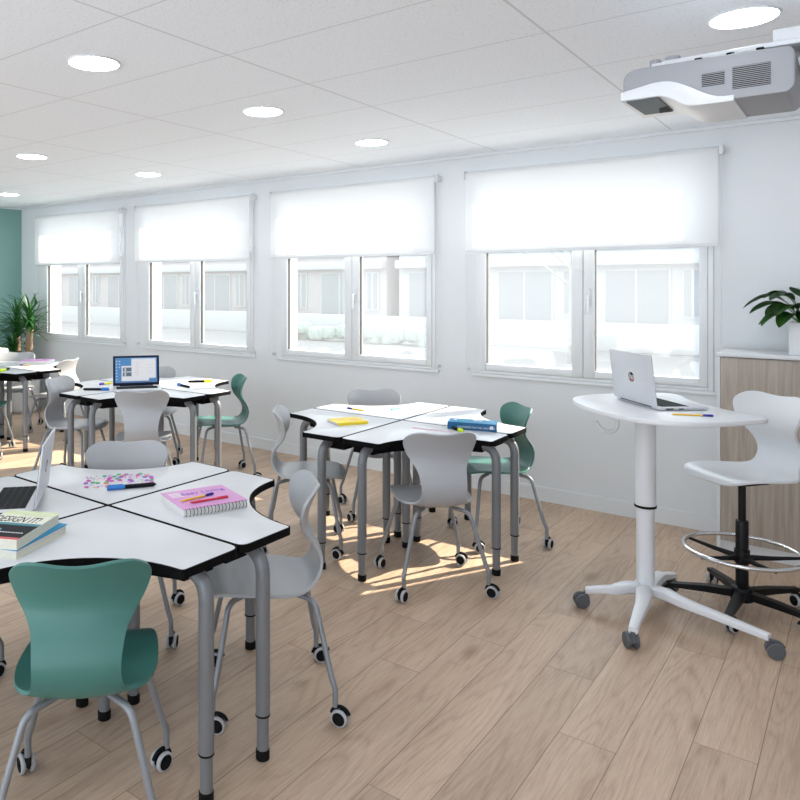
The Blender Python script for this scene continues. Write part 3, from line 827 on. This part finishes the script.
for k, (vi, ang, s) in enumerate([(0, 182, 1.0), (1, 200, 1.), (2, 212, 1.), (2, 178, .95), (3, 172, 1.), (1, 240, .95), (3, 262, 1.1), (1, 300, 1.), (0, 345, .9), (2, 270, 1.1), (3, 350, 1.1),
                                  (1, 40, .6), (2, 320, 1.), (3, 215, .95), (1, 225, .9), (3, 300, 1.2), (2, 240, 1.)]):
    o = link_mesh('leaf', LF[vi], pp); a = math.radians(ang)
    o.location = (.035*math.cos(a), .03*math.sin(a), .15); o.rotation_euler = (0, 0, a); o.scale = (s, s, s)

# tall yucca in the corner
yu = thing('potted_yucca', 'tall yucca with brown trunks in a white planter by the teal wall', 'plant', (-8.26, 5.12, 0), 0)
m = MB(); m.lathe([(0, 0), (.15, 0), (.19, .05), (.21, .40), (.195, .40), (.185, .34), (0, .34)], M['pot'], 32); m.build('planter', yu)
m = MB(); m.lathe([(0, .341), (.186, .341), (.186, .355), (0, .362)], M['soil'], 24); m.build('soil', yu)
rnd = random.Random(3)
for (tx, ty, th_, lean, cs) in ((-.07, -.03, .95, -.02, .95), (.075, .03, 1.04, .03, 1.05), (-.03, -.10, .72, -.02, .6)):
    top = Vector((tx+lean, ty, th_))
    m = MB(); m.tube([(v.x, v.y, v.z) for v in catmull([(tx, ty, .34), (tx+lean*.3, ty, .34+(th_-.34)*.5), tuple(top)], 5)], .045 if th_ > .8 else .03, M['bark'], 14); tk = m.build('trunk', yu)
    m = MB()
    for k in range(92):
        a = rnd.uniform(0, 2*PI); el = rnd.uniform(-.35, 1.45); ln = cs*rnd.uniform(.28, .46)
        d = Vector((math.cos(a), math.sin(a), 0)); base = top+Vector((0, 0, rnd.uniform(-.08, .22)*cs))
        p0 = base; p1 = base+d*(ln*.5*math.cos(el))+Vector((0, 0, ln*.55*math.sin(el)+.03)); p2 = base+d*(ln*math.cos(el*.8))+Vector((0, 0, ln*.85*math.sin(el)-.05*ln))
        s = Vector((-d.y, d.x, 0)); t = bmesh.new(); rows = []
        for j in range(6):
            f = j/5; p = p0*(1-f)**2+p1*2*f*(1-f)+p2*f*f; p.x = max(p.x, -.46); p.y = max(min(p.y, .14), -.33 if p.z < .95 else -.6); p.z = min(p.z, 1.78); w = .017*(1-f)**.6*(.5+min(.5, f*2))+.0006
            rows.append((t.verts.new(p-s*w), t.verts.new(p+Vector((0, 0, -.004))), t.verts.new(p+s*w)))
        for A, B in zip(rows, rows[1:]):
            t.faces.new((A[0], A[1], B[1], B[0])); t.faces.new((A[1], A[2], B[2], B[1]))
        m.absorb(t, M['yucca'])
    m.build('foliage', yu)

# low white shelf at the far left
sf = thing('low_shelf', 'low white open shelf by the teal wall at the left photo edge', 'shelf', (XL+.016, 4.33, 0), 0)
SL, SD, SH = .81, .405, .838
for x in (0, SL/2-.015, SL-.03):
    m = MB(); m.bb(x, x+.03, 0, SD, 0, SH-.025, M['cabinet_white'], .002); m.build('side_panel', sf)
for z in (.06, .44): m = MB(); m.bb(.03, SL-.03, .005, SD-.005, z, z+.022, M['cabinet_white']); m.build('shelf_board', sf)
m = MB(); m.bb(0, SL, 0, SD, SH-.025, SH, M['cabinet_white'], .003); m.build('top_panel', sf)

# ------------------------------------------------------------------ projector on its arm
pj = thing('projector', 'grey and white short-throw projector hanging below the ceiling at the upper right', 'projector', (-.431, 2.916, 2.186), 0)
pj.scale = (.917, .917, .917)
# body: x -.262..+.27, y -.18..+.18, z 0..+.16  (local)
body = fillet2([(-.264, .055), (-.12, .055), (-.04, .0), (.252, .0), (.274, .02), (.274, .158), (-.264, .166)], [.01, .02, .02, .02, .03, .035, .10], 8)
mt = Matrix.Translation((0, .18, 0)) @ Matrix.Rotation(PI/2, 4, 'X')     # outline in x-z, extruded along y
m = MB(); m.prism(body, 0, .36, M['proj_grey'], .008, mt); bd = m.build('body', pj)
# white lens cover wrapped round the lower front edge, stepping down to the right of the projection window
lo = [(v.x, v.y) for v in catmull([(-.269, .048, 0), (-.20, .047, 0), (-.134, .046, 0), (-.09, .026, 0), (-.045, -.002, 0), (.02, -.007, 0), (.100, -.007, 0)], 4)]
hi = [(v.x, v.y) for v in catmull([(.100, .014, 0), (.055, .016, 0), (.015, .032, 0), (-.045, .070, 0), (-.10, .095, 0), (-.15, .099, 0), (-.21, .090, 0), (-.269, .080, 0)], 4)]
mt2 = Matrix.Translation((0, .172, 0)) @ Matrix.Rotation(PI/2, 4, 'X')
m = MB(); m.prism(lo+hi, 0, .362, M['proj_white'], .003, mt2); lc = tag(m.build('lens_cover', pj), 'white curved lens cover')
m = MB(); m.prism([(-.252, -.176), (-.142, -.176), (-.142, .09), (-.245, .09)], .0425, .050, M['mirror'])
m.prism([(-.175, .0), (-.144, -.02), (-.144, .088), (-.19, .088)], .0415, .044, M['rubber'])  # black wedge: shadow across the window, put in as solid colour
m.build('projection_window', lc)
for (vx0, vx1, vz0, vz1, rows_) in ((.000, .070, .058, .104, 7), (.094, .206, .034, .112, 12)):
    m = MB(); m.bb(vx0, vx1, -.1815, -.178, vz0, vz1, M['rubber'])
    for k in range(rows_):
        z = vz0+(k+.5)*(vz1-vz0)/rows_
        m.bb(vx0, vx1, -.1845, -.180, z-.0013, z+.0013, M['proj_grey'])
    tag(m.build('vent', bd), 'black slotted air vent')
m = MB(); m.bb(-.14, (XR+.431)/.917-.001, -.11, .11, .178, .196, M['proj_white'], .003); am = tag(m.build('mounting_arm', pj), 'white mounting arm')
m = MB(); m.bb(.20, (XR+.431)/.917-.001, -.05, .06, .20, .255, M['proj_white'], .006); m.build('rail', am)
m = MB(); m.bb(.29, .46, -.12, .14, .10, .176, M['proj_white'], .008); m.build('arm_block', am)
for xx in (-.02, .08, .17):
    m = MB(); m.bb(xx-.012, xx+.012, -.13, -.108, .160, .180, M['rubber'], .002); m.build('clamp_screw', am)
m = MB(); m.cyl((-.175, -.06, .178), (-.175, -.06, .215), .02, M['proj_grey'], n=18); m.cyl((-.12, -.03, .196), (-.12, -.03, .225), .026, M['proj_grey'], n=18); m.cyl((-.175, -.06, .162), (-.175, -.06, .18), .012, M['proj_grey'], n=14); m.bb(-.18, -.13, -.1, .0, .179, .194, M['proj_white']); m.build('adjusting_knob', am)

# ------------------------------------------------------------------ laptops
def logo(parent, center, xdir, updir, r=.024):
    x = Vector(xdir).normalized(); u = Vector(updir).normalized(); z = x.cross(u); c = Vector(center)
    mt = Matrix(((x.x, u.x, z.x, c.x), (x.y, u.y, z.y, c.y), (x.z, u.z, z.z, c.z), (0, 0, 0, 1)))
    m = MB()
    n = 28; up = [(r*math.cos(a), r*math.sin(a)) for a in [math.radians(-10+190*k/n*1.0) for k in range(n+1)]]
    lo = [(r*math.cos(a), r*math.sin(a)) for a in [math.radians(180+170*k/n) for k in range(n+1)]]
    m.prism(up, 0, .0006, M['black_print'], mtx=mt); m.prism(lo, 0, .0006, M['dark_red'], mtx=mt)
    o = m.build('lid_emblem', parent)
    text_part('hp', r*1.75, M['white_print'], o, tuple(c+z*.0008-x*(r*.80)-u*(r*.36)), x+u*.0, u+x*.28, 'emblem_letters', depth=.0003)
    return o
def laptop(name, label, loc, user, openang, w=.35, d=.235, shell='silver', screen=False, emblem=True, base_t=.016, lid_h=None):
    """loc: middle of the hinge on the table; user: direction to the user"""
    u = Vector((user[0], user[1], 0)).normalized(); rz = math.atan2(u.y, u.x)+PI/2       # local -y towards the user
    t = thing(name, label, 'laptop', loc, rz)
    lid_h = lid_h or d
    m = MB(); m.bb(-w/2, w/2, -d, 0, .003, base_t, M[shell], .004)
    for sx in (-1, 1):
        for yy in (-.02, -d+.02): m.cyl((sx*(w/2-.03), yy, 0), (sx*(w/2-.03), yy, .004), .006, M['rubber'], n=10)
    m.bb(w/2-.0006, w/2+.0003, -d*.30, -d*.15, .006, .012, M['dark']); m.bb(-w/2-.0003, -w/2+.0006, -d*.30, -d*.15, .006, .012, M['dark'])
    m.bb(w/2-.0006, w/2+.0003, -d*.5, -d*.40, .006, .011, M['dark']); m.bb(-w/2-.0003, -w/2+.0006, -d*.5, -d*.40, .006, .011, M['dark'])
    bs = m.build('base', t)
    m = MB(); kd = d*.56; kw = w*.86
    m.bb(-kw/2, kw/2, -.03-kd, -.03, base_t-.0003, base_t+.0004, M['dark'])
    nr = 5
    for r in range(nr):
        for c in range(13):
            kx = -kw/2+(c+.5)*kw/13; ky = -.03-(r+.5)*kd/nr
            m.bb(kx-kw/13*.42, kx+kw/13*.42, ky-kd/nr*.42, ky+kd/nr*.42, base_t, base_t+.0016, M['key'])
    m.build('keyboard', bs)
    m = MB(); m.bb(-.052, .052, -d+.012, -d+.070, base_t-.0003, base_t+.0006, M['silver']); m.build('touchpad', bs)
    a = math.radians(openang-90)     # lean back of the lid from vertical
    upv = Vector((0, math.sin(a), math.cos(a))); fwd = Vector((0, -math.cos(a), math.sin(a)))
    mt = Matrix(((1, 0, 0, 0), (0, fwd.y*-1, upv.y, .004), (0, fwd.z*-1, upv.z, base_t+.001), (0, 0, 0, 1)))
    m = MB(); m.bb(-w/2, w/2, 0, .007, 0, lid_h, M[shell], .003, mtx=mt); ld = m.build('lid', t)
    m = MB(); m.bb(-w/2+.002, w/2-.002, -.001, .001, .002, lid_h-.002, M['bezel'], .0008, mtx=mt); m.build('bezel', ld)
    if screen:
        x0, x1, z0, z1 = -w/2+.019, w/2-.019, .024, lid_h-.018
        X = lambda f: x0+f*(x1-x0); Z = lambda f: z0+f*(z1-z0)
        m = MB()
        lay = 0
        def R(a0, a1, c0, c1, mat, l): m.bb(X(a0), X(a1), -.0012-l*.00025, -.0010, Z(c0), Z(c1), M[mat], mtx=mt)
        R(0, 1, 0, 1, 'scr_blue', 0); R(0, 1, 0, .05, 'scr_task', 1)
        R(.38, .97, .16, .97, 'scr_pale', 1); R(.395, .96, .2, .93, 'scr_white', 2)
        for k in range(6): R(.44, .62 if k % 2 else .55, .30+k*.095, .31+k*.095, 'scr_grey', 3)
        for k in range(4): R(.74, .90, .36+k*.11, .37+k*.11, 'scr_grey', 3)
        R(.47, .50, .38, .41, 'scr_red', 3); R(.79, .80, .36, .39, 'scr_red', 3); R(.52, .53, .24, .80, 'scr_grey', 3)
        R(.15, .80, .07, .20, 'scr_white', 3); R(.15, .39, .18, .68, 'scr_pale', 2); R(.16, .38, .20, .66, 'scr_white', 3)
        for k in range(2):
            R(.18, .385, .26+k*.19, .42+k*.19, 'scr_dark', 4); R(.22, .26, .28+k*.19, .40+k*.19, 'scr_grey', 5)
        for k in range(7):
            R(.02, .05, .12+k*.12, .17+k*.12, 'scr_icon', 1)
            if k > 3: R(.09, .12, .12+k*.12, .17+k*.12, 'scr_icon', 1)
        tag(m.build('screen', ld), 'lit screen showing a blue desktop with white windows')
    else:
        m = MB(); m.bb(-w/2+.012, w/2-.012, -.0015, -.0009, .016, lid_h-.012, M['dark'], mtx=mt); m.build('screen', ld)
    if emblem:
        c = mt @ Vector((0, .0072, lid_h*.5)); logo(ld, c, (-1, 0, 0), tuple(upv))
    m = MB(); m.cyl((-w*.35, .004, base_t), (w*.35, .004, base_t), .005, M['dark'], n=12); m.build('hinge', t)
    return t
laptop('laptop', 'silver laptop with a dark red emblem on its lid, open on the standing desk', (-.893, 3.905, DZ), (.70, .66), 97, .368, .245)
laptop('laptop', 'open silver laptop at the left edge, lid seen edge-on beside the book stack', (-2.50, 1.622, TZ), (-.655, -.755), 97, .35, .235)
laptop('laptop', 'open laptop with lit blue and white screen facing the camera on the third table', (-4.635, 3.90, TZ), (.80, -.60), 99, .375, .245, screen=True, emblem=False)

# ------------------------------------------------------------------ small things
def pen(name, label, cat, p0, p1, barrel, cap, r=.004, capfrac=.28, group=None, tip=True, cap_first=True):
    """a pen lying from p0 (cap end) to p1; the barrel rests on the surface at z"""
    a = Vector((p0[0], p0[1], 0)); b_ = Vector((p1[0], p1[1], 0)); ln = (b_-a).length; z = p0[2]; dz = p1[2]-p0[2]
    t = thing(name, label, cat, (a.x, a.y, z), math.atan2(b_.y-a.y, b_.x-a.x), group)
    t.rotation_euler = (0, -math.atan2(dz, ln), math.atan2(b_.y-a.y, b_.x-a.x))
    c = ln*capfrac
    m = MB(); m.cyl((c, 0, r), (ln-.010, 0, r), r*.93, M[barrel], n=14)
    if tip: m.cyl((ln-.0102, 0, r), (ln, 0, r), r*.9, M[barrel], r1=r*.3, n=14)
    m.build('barrel', t)
    m = MB(); m.cyl((0, 0, r), (c+.001, 0, r), r, M[cap], n=14, bev=r*.25); m.bb(.004, c*.9, -r*.22, r*.22, r*1.9, r*2.25, M[cap]); m.build('cap', t)
    return t
# near table
T = TZ
nb = thing('spiral_notebook', 'pink violet spiral notebook with two pens on it, on the near table', 'notebook', (-1.972, 1.990, T), math.atan2(.236, .095)-PI/2+.0)
ang = nb.rotation_euler[2]
hw, hl, th_ = .123, .130, .028        # hw across (local x), hl along spiral (local y)
m = MB(); m.bb(-hw+.004, hw-.012, -hl+.003, hl-.003, .002, th_-.002, M['paper'], .001); m.build('pages', nb)
m = MB(); m.bb(-hw, hw-.008, -hl, hl, 0, .002, M['paper']); m.build('back_cover', nb)
m = MB(); m.bb(-hw, hw-.008, -hl, hl, th_-.002, th_, M['pink']); fc = m.build('front_cover', nb)
m = MB()
for k in range(18):
    y = -hl+.010+k*(2*hl-.02)/17
    m.tube([(hw-.011+.013*math.cos(a), y, th_/2+.0005+.0135*math.sin(a)) for a in [2*PI*q/16 for q in range(16)]], .0011, M['dark'], 6, closed=True)
tag(m.build('spiral_binding', nb), 'black wire spiral')
text_part('Easy Living', .042, M['violet'], fc, (-.052, -.07, th_+.0003), (0, 1, 0), (-1, 0, 0), 'printed_title')
for k in range(5): text_part('learn more', .011, M['white_print'], fc, (-.085+k*.014, -.115, th_+.0003), (0, 1, 0), (-1, 0, 0), 'printed_text') if False else None
m = MB()
for k in range(4): m.bb(-.095+k*.016, -.088+k*.016, -.112, -.06, th_, th_+.0004, M['white_print'])
m.build('printed_lines', fc)
zz = T+th_+.0006
pen('pen', 'yellow pen with blue cap lying on the pink spiral notebook', 'pen', (-1.964, 2.032, zz), (-1.985, 1.880, zz), 'pen_yellow', 'navy', .0042, .25)
pen('pen', 'red pen lying on the pink spiral notebook', 'pen', (-1.893, 2.038, zz), (-1.945, 1.890, zz), 'red', 'red', .0042, .3)
rd = random.Random(11); m = MB()
for k in range(95):
    x = -.145+.29*((k % 12)+rd.uniform(.1, .9))/12; y = -.10+.2*(k//12+rd.uniform(.1, .9))/8; mat = M[rd.choice(['doodle_pink', 'doodle_pink', 'doodle_green', 'doodle_violet', 'doodle_orange'])]
    a = rd.uniform(0, PI); q = rd.random()
    if q < .4: m.box((x, y, .0004), (rd.uniform(.014, .030), .004, .0006), mat, rz=a)
    elif q < .7: m.tube([(x+.009*math.cos(w), y+.009*math.sin(w), .0005) for w in [2*PI*i/10 for i in range(10)]], .0016, mat, 4, closed=True)
    else: m.cyl((x, y, .0), (x, y, .0007), rd.uniform(.002, .0042), mat, n=8)
sheet = m.build('marker_doodles'); tag(sheet, 'small coloured marker doodles drawn on the near tabletop behind the blue-capped marker', 'drawing')
sheet.location = (-2.49, 2.0, T+.0014); sheet.rotation_euler = (0, 0, .98)

pen('marker', 'thick black marker with blue cap on the near table before the coloured doodles', 'marker', (-2.408, 1.872, T), (-2.300, 2.040, T), 'black_print', 'blue', .0095, .36)
# books
def book(name, label, loc, rz, w, d, th_, cover, under=None, spine=None):
    t = thing(name, label, 'book', loc, rz)
    m = MB(); m.bb(-w/2+.003, w/2-.004, -d/2+.004, d/2-.004, .0025, th_-.0025, M['page_edge']); m.build('pages', t)
    m = MB(); m.bb(-w/2, w/2, -d/2, d/2, 0, .0025, M[under or cover]); m.bb(-w/2, w/2, -d/2, d/2, th_-.0025, th_, M[cover])
    m.bb(-w/2-.001, -w/2+.0025, -d/2, d/2, 0, th_, M[spine or cover]); cv = m.build('cover', t)
    return t, cv
bx, by = -2.155, 1.300
rb = math.atan2(.46, .887)
b1, cv = book('book', 'lower book of the stack on the near table, its blue cover corner showing', (bx+.005, by+.010, T), rb-.12, .205, .262, .030, 'book_blue', 'cream')
m = MB(); m.bb(-.10, .03, -.129, -.118, .0301, .0305, M['lilac']); m.build('printed_band', cv)
b2, cv = book('book', 'upper book of the stack on the near table, black band and pale green cover', (bx, by, T+.0303), rb, .19, .266, .031, 'cream')
z1 = .0312
m = MB(); m.bb(-.095, .095, .082, .133, z1-.0004, z1, M['green_print']); m.bb(-.095, .095, -.115, -.008, z1-.0004, z1, M['black_print'])
m.bb(-.095, .095, -.008, .012, z1-.0004, z1, M['teal_print']); m.bb(-.095, .095, -.133, -.115, z1-.0004, z1, M['red_print'])
m.cyl((-.02, -.055, z1-.0004), (-.02, -.055, z1+.0003), .012, M['cyan'], n=16)
m.build('cover_print', cv)
text_part('DESIGN IT!', .074, M['black_print'], cv, (-.092, .021, z1), (1, 0, 0), (0, 1, 0), 'printed_title', squeeze=.455)
text_part('second edition', .012, M['white_print'], cv, (.0, -.078, z1), (1, 0, 0), (0, 1, 0), 'printed_text') if False else None
m = MB()
for k in range(9): m.bb(.0+k*.009, .0065+k*.009, -.078, -.072, z1, z1+.0003, M['white_print'])
m.build('printed_line', cv)
# middle table
yb = thing('notebook', 'bright yellow notebook lying on the middle table', 'notebook', (-2.467, 3.722, T), math.atan2(.167, .10))
m = MB(); m.bb(-.098, .098, -.078, .078, .002, .013, M['paper']); m.build('pages', yb)
m = MB(); m.bb(-.10, .10, -.08, .08, 0, .002, M['violet']); m.build('back_cover', yb)
m = MB(); m.bb(-.10, .10, -.08, .08, .013, .0155, M['yellow']); m.bb(-.10, .10, -.081, -.079, .0, .0155, M['yellow']); cv = m.build('front_cover', yb)
m = MB(); m.bb(-.06, -.01, .01, .06, .0154, .0158, M['yellow_print']); m.bb(.01, .07, -.03, .03, .0154, .0158, M['yellow_print']); m.build('cover_print', cv)
pen('pen', 'yellow pen with dark blue cap on the middle table behind the yellow notebook', 'pen', (-2.742, 4.135, T), (-2.60, 4.122, T), 'pen_yellow', 'navy', .0055, .3)
pen('pen', 'thin cyan pen lying alone near the middle of the middle table', 'pen', (-2.475, 4.262, T), (-2.468, 4.365, T), 'cyan', 'cyan', .006, .3)
# thick blue book
a2 = math.atan2(.083, .264)
bk = thing('book', 'thick blue book with white spine lettering on the middle table', 'book', (-1.797, 4.030, T), a2)
w2, d2, t2 = .275, .125, .042
m = MB(); m.bb(-w2/2+.003, w2/2-.003, -d2/2+.003, d2/2-.004, .002, t2-.002, M['page_edge']); m.build('pages', bk)
m = MB(); m.bb(-w2/2, w2/2, -d2/2, d2/2, 0, .002, M['book_blue']); m.bb(-w2/2, w2/2, -d2/2, d2/2, t2-.002, t2, M['book_blue']); cv = m.build('cover', bk)
m = MB(); m.bb(-w2/2, w2/2, -d2/2-.0015, -d2/2+.002, 0, t2, M['book_navy']); sp = tag(m.build('spine', bk), 'navy spine with white letters')
text_part('STRATEGIES FOR THE GROWTH', .0145, M['white_print'], sp, (-w2/2+.055, -d2/2-.0018, .012), (1, 0, 0), (0, 0, 1), 'spine_title')
m = MB(); m.bb(.10, .12, -d2/2-.0018, -d2/2-.0014, .012, .03, M['white_print']); m.build('spine_mark', sp)
m = MB(); m.bb(-.09, -.03, -.01, .04, t2-.0002, t2+.0004, M['cyan']); m.bb(.0, .05, .01, .03, t2-.0002, t2+.0004, M['white_print']); m.bb(-.11, -.095, .0, .03, t2-.0002, t2+.0004, M['white_print']); m.build('cover_print', cv)
pen('highlighter', 'black highlighter with lime cap in front of the thick blue book', 'highlighter', (-1.785, 3.868, T), (-1.885, 3.935, T), 'black_print', 'lime', .010, .38)
# pink scribble drawn on the whiteboard tabletop
m = MB(); rd = random.Random(5); pts = []
for k in range(60):
    f = k/59; pts.append((-.13+.26*f, .020*math.sin(k*1.7)+.01*rd.uniform(-1, 1), .0009))
m.tube(pts, .0014, M['pink_ink_pale'], 4)
scr = tag(m.build('pink_scribble'), 'pale pink marker scribble drawn on the middle tabletop behind the grey chair', 'drawing'); scr.location = (-1.955, 3.835, T-.0004); scr.rotation_euler = (0, 0, .1)
# lit-laptop table
pen('marker', 'black marker with blue cap left of the lit laptop', 'marker', (-4.682, 3.662, T), (-4.842, 3.530, T), 'black_print', 'blue', .0105, .30)
pen('highlighter', 'yellow marker with violet cap lying behind the black and blue marker', 'highlighter', (-4.985, 3.800, T), (-4.985, 3.93, T), 'hl_yellow', 'violet', .009, .35)
pen('marker', 'short blue marker with black barrel right of the lit laptop', 'marker', (-4.475, 4.205, T), (-4.275, 4.150, T), 'black_print', 'blue', .0105, .33)
pen('highlighter', 'black highlighter with yellow cap on the back corner right of the lit laptop', 'highlighter', (-4.388, 4.525, T), (-4.531, 4.379, T), 'black_print', 'hl_yellow', .0105, .32)
# farthest table
fb = thing('notebook', 'white and lilac notebook on the farthest table', 'notebook', (-6.925, 4.46, T), .69)
m = MB(); m.bb(-.155, .155, -.12, .12, 0, .030, M['paper'], .002); m.build('pages', fb)
m = MB(); m.bb(-.155, .155, -.12, .12, .0302, .032, M['pink']); m.build('front_cover', fb)
pen('pen', 'thin dark and yellow pen on the farthest table before the lilac notebook', 'pen', (-6.86, 4.22, T), (-6.69, 4.235, T), 'yellow_print', 'violet', .006, .3)
pen('highlighter', 'lime highlighter with black tip on the farthest table at the left edge', 'highlighter', (-6.47, 3.76, T), (-6.585, 3.93, T), 'black_print', 'lime', .013, .62)
# standing desk
pen('pen', 'yellow pen with blue cap on the standing desk beside the silver laptop', 'pen', (-.545, 3.765, DZ), (-.700, 3.702, DZ), 'pen_yellow', 'navy', .0042, .25)

# ------------------------------------------------------------------ outside
b = MB(); b.bb(-60, 40, YW+.25, 70, -.32, -.22, M['ground']); struct(b, 'ground')
def building(name, label, loc, bays, depth, mat):
    t = thing(name, label, 'building', loc, 0)
    wtot = bays*3.4
    m = MB(); m.bb(0, wtot, 0, depth, 0, 7.4, M[mat]); m.bb(-.2, wtot+.2, -.25, depth, 7.4, 7.7, M['facade']); m.build('wall', t)
    for k in range(bays):
        x = k*3.4+.45
        for (x0, x1, z0, z1) in ((x, x+1.75, .15, 2.25), (x+2.15, x+2.6, .9, 2.25), (x, x+1.1, 3.0, 4.8), (x+1.5, x+2.6, 3.0, 4.8), (x, x+1.1, 5.6, 6.9), (x+1.5, x+2.6, 5.6, 6.9)):
            f = MB(); f.bb(x0-.06, x1+.06, -.06, .0, z0-.06, z1+.06, M['facade']); w = f.build('window', t)
            f = MB(); f.bb(x0, x1, -.07, -.055, z0, z1, M['facade_window']); f.bb((x0+x1)/2-.03, (x0+x1)/2+.03, -.085, -.07, z0, z1, M['facade']); f.build('window_pane', w)
    m = MB(); m.bb(0, wtot, -.35, 0, 2.42, 2.72, M['facade'], .02); m.build('cornice', t)
    return t
building('building', 'pale rendered building across the street seen through the nearest windows', (-13.6, 24, -.22), 5, 8, 'facade')
building('building', 'pale pinkish building across the street seen through the farther windows', (-37.95, 24, -.22), 7, 8, 'facade_pink')
m = MB(); m.bb(-40, 6, 21.2, 21.45, -.22, .55, M['facade'], .02); tag(m.build('garden_wall'), 'low pale wall across the street beyond the windows', 'wall')
tr = thing('tree', 'bare pale tree outside the nearest window', 'tree', (-5.4, 17.5, -.22), 0)
m = MB(); m.tube([(0, 0, 0), (.03, 0, 1.5), (0, .05, 3.0)], [.10, .075, .05], M['pale_bark'], 10); m.build('trunk', tr)
rd = random.Random(9); m = MB()
for k in range(26):
    z = rd.uniform(1.6, 3.0); a = rd.uniform(0, 2*PI); ln = rd.uniform(.7, 1.9)
    p0 = Vector((.01, .03, z)); p1 = p0+Vector((math.cos(a)*ln*.5, math.sin(a)*ln*.5, ln*.4)); p2 = p1+Vector((math.cos(a+.4)*ln*.5, math.sin(a+.4)*ln*.4, ln*.25))
    m.tube([p0, p1, p2], [.028, .018, .006], M['pale_bark'], 6)
m.build('branches', tr)
m = MB(); rd = random.Random(2)
for k in range(30): m.box((rd.uniform(-2.6, 2.6), rd.uniform(-.2, .2), rd.uniform(.2, .5)), (.5, .4, .4), M['hedge'], .12, rz=rd.uniform(0, 3))
hd = tag(m.build('hedge'), 'low hedge across the street seen through the second window from the right', 'hedge'); hd.location = (-12.6, 19.5, -.3)
m = MB()
for k in range(40): m.box((rd.uniform(-2.6, 2.6), rd.uniform(-.25, .25), rd.uniform(.1, .25)), (.3, .3, .25), M['flower_red'], .08, rz=rd.uniform(0, 3))
fbed = tag(m.build('flower_bed'), 'reddish flower bed seen low through the second window from the right', 'flower bed'); fbed.location = (-8.6, 14.0, -.28)

# ------------------------------------------------------------------ light
SUN = Vector((.445, .89, .69)).normalized()
sl = bpy.data.lights.new('sun', 'SUN'); sl.energy = 10.; sl.color = (1., .84, .66); sl.angle = .009
so = bpy.data.objects.new('sun', sl); COL.objects.link(so); so.rotation_euler = (-SUN).to_track_quat('-Z', 'Y').to_euler(); so.location = (4, 9, 7)
w = bpy.data.worlds.new('overcast_sky'); SC.world = w; w.use_nodes = True
nt = w.node_tree; bg = nt.nodes['Background']
tcw = nt.nodes.new('ShaderNodeTexCoord'); spw = nt.nodes.new('ShaderNodeSeparateXYZ'); nt.links.new(tcw.outputs['Generated'], spw.inputs[0])
rw = nt.nodes.new('ShaderNodeValToRGB'); mrw = nt.nodes.new('ShaderNodeMapRange'); mrw.inputs[1].default_value = -1; mrw.inputs[2].default_value = 1
nt.links.new(spw.outputs['Z'], mrw.inputs[0]); nt.links.new(mrw.outputs[0], rw.inputs[0])
rw.color_ramp.elements[0].position = .44; rw.color_ramp.elements[0].color = (.80, .86, .93, 1)          # sunlit pale ground below the horizon
rw.color_ramp.elements[1].position = .56; rw.color_ramp.elements[1].color = (.50, .55, .60, 1)          # overcast sky
nt.links.new(rw.outputs[0], bg.inputs[0])
dt = nt.nodes.new('ShaderNodeVectorMath'); dt.operation = 'DOT_PRODUCT'; dt.inputs[1].default_value = tuple(SUN); nt.links.new(tcw.outputs['Generated'], dt.inputs[0])
mg = nt.nodes.new('ShaderNodeMapRange'); mg.inputs[1].default_value = .25; mg.inputs[2].default_value = 1.; mg.inputs[3].default_value = 2.2; mg.inputs[4].default_value = 6.0
nt.links.new(dt.outputs['Value'], mg.inputs[0]); nt.links.new(mg.outputs[0], bg.inputs[1])          # brighter sky round the sun

# ------------------------------------------------------------------ camera
F = 731.144; A = .683; PX, PY = 275.752, 285.116
cd = bpy.data.cameras.new('camera'); cd.sensor_width = 36; cd.sensor_fit = 'HORIZONTAL'; cd.lens = F*36/800
cd.shift_x = (400-PX)/800; cd.shift_y = (PY-400)/800; cd.clip_start = .05; cd.clip_end = 300
co = bpy.data.objects.new('camera', cd); COL.objects.link(co); co.location = (0, 0, CAMZ); co.rotation_euler = (PI/2, 0, A)
SC.camera = co
SC.view_settings.view_transform = 'Standard'; SC.view_settings.look = 'None'; SC.view_settings.gamma = 1.; SC.view_settings.use_curve_mapping = False
SC.view_settings.exposure = .84
SC.cycles.use_denoising = True
SC.cycles.max_bounces = 10; SC.cycles.diffuse_bounces = 6; SC.cycles.transparent_max_bounces = 16
SC.cycles.sample_clamp_indirect = 6.
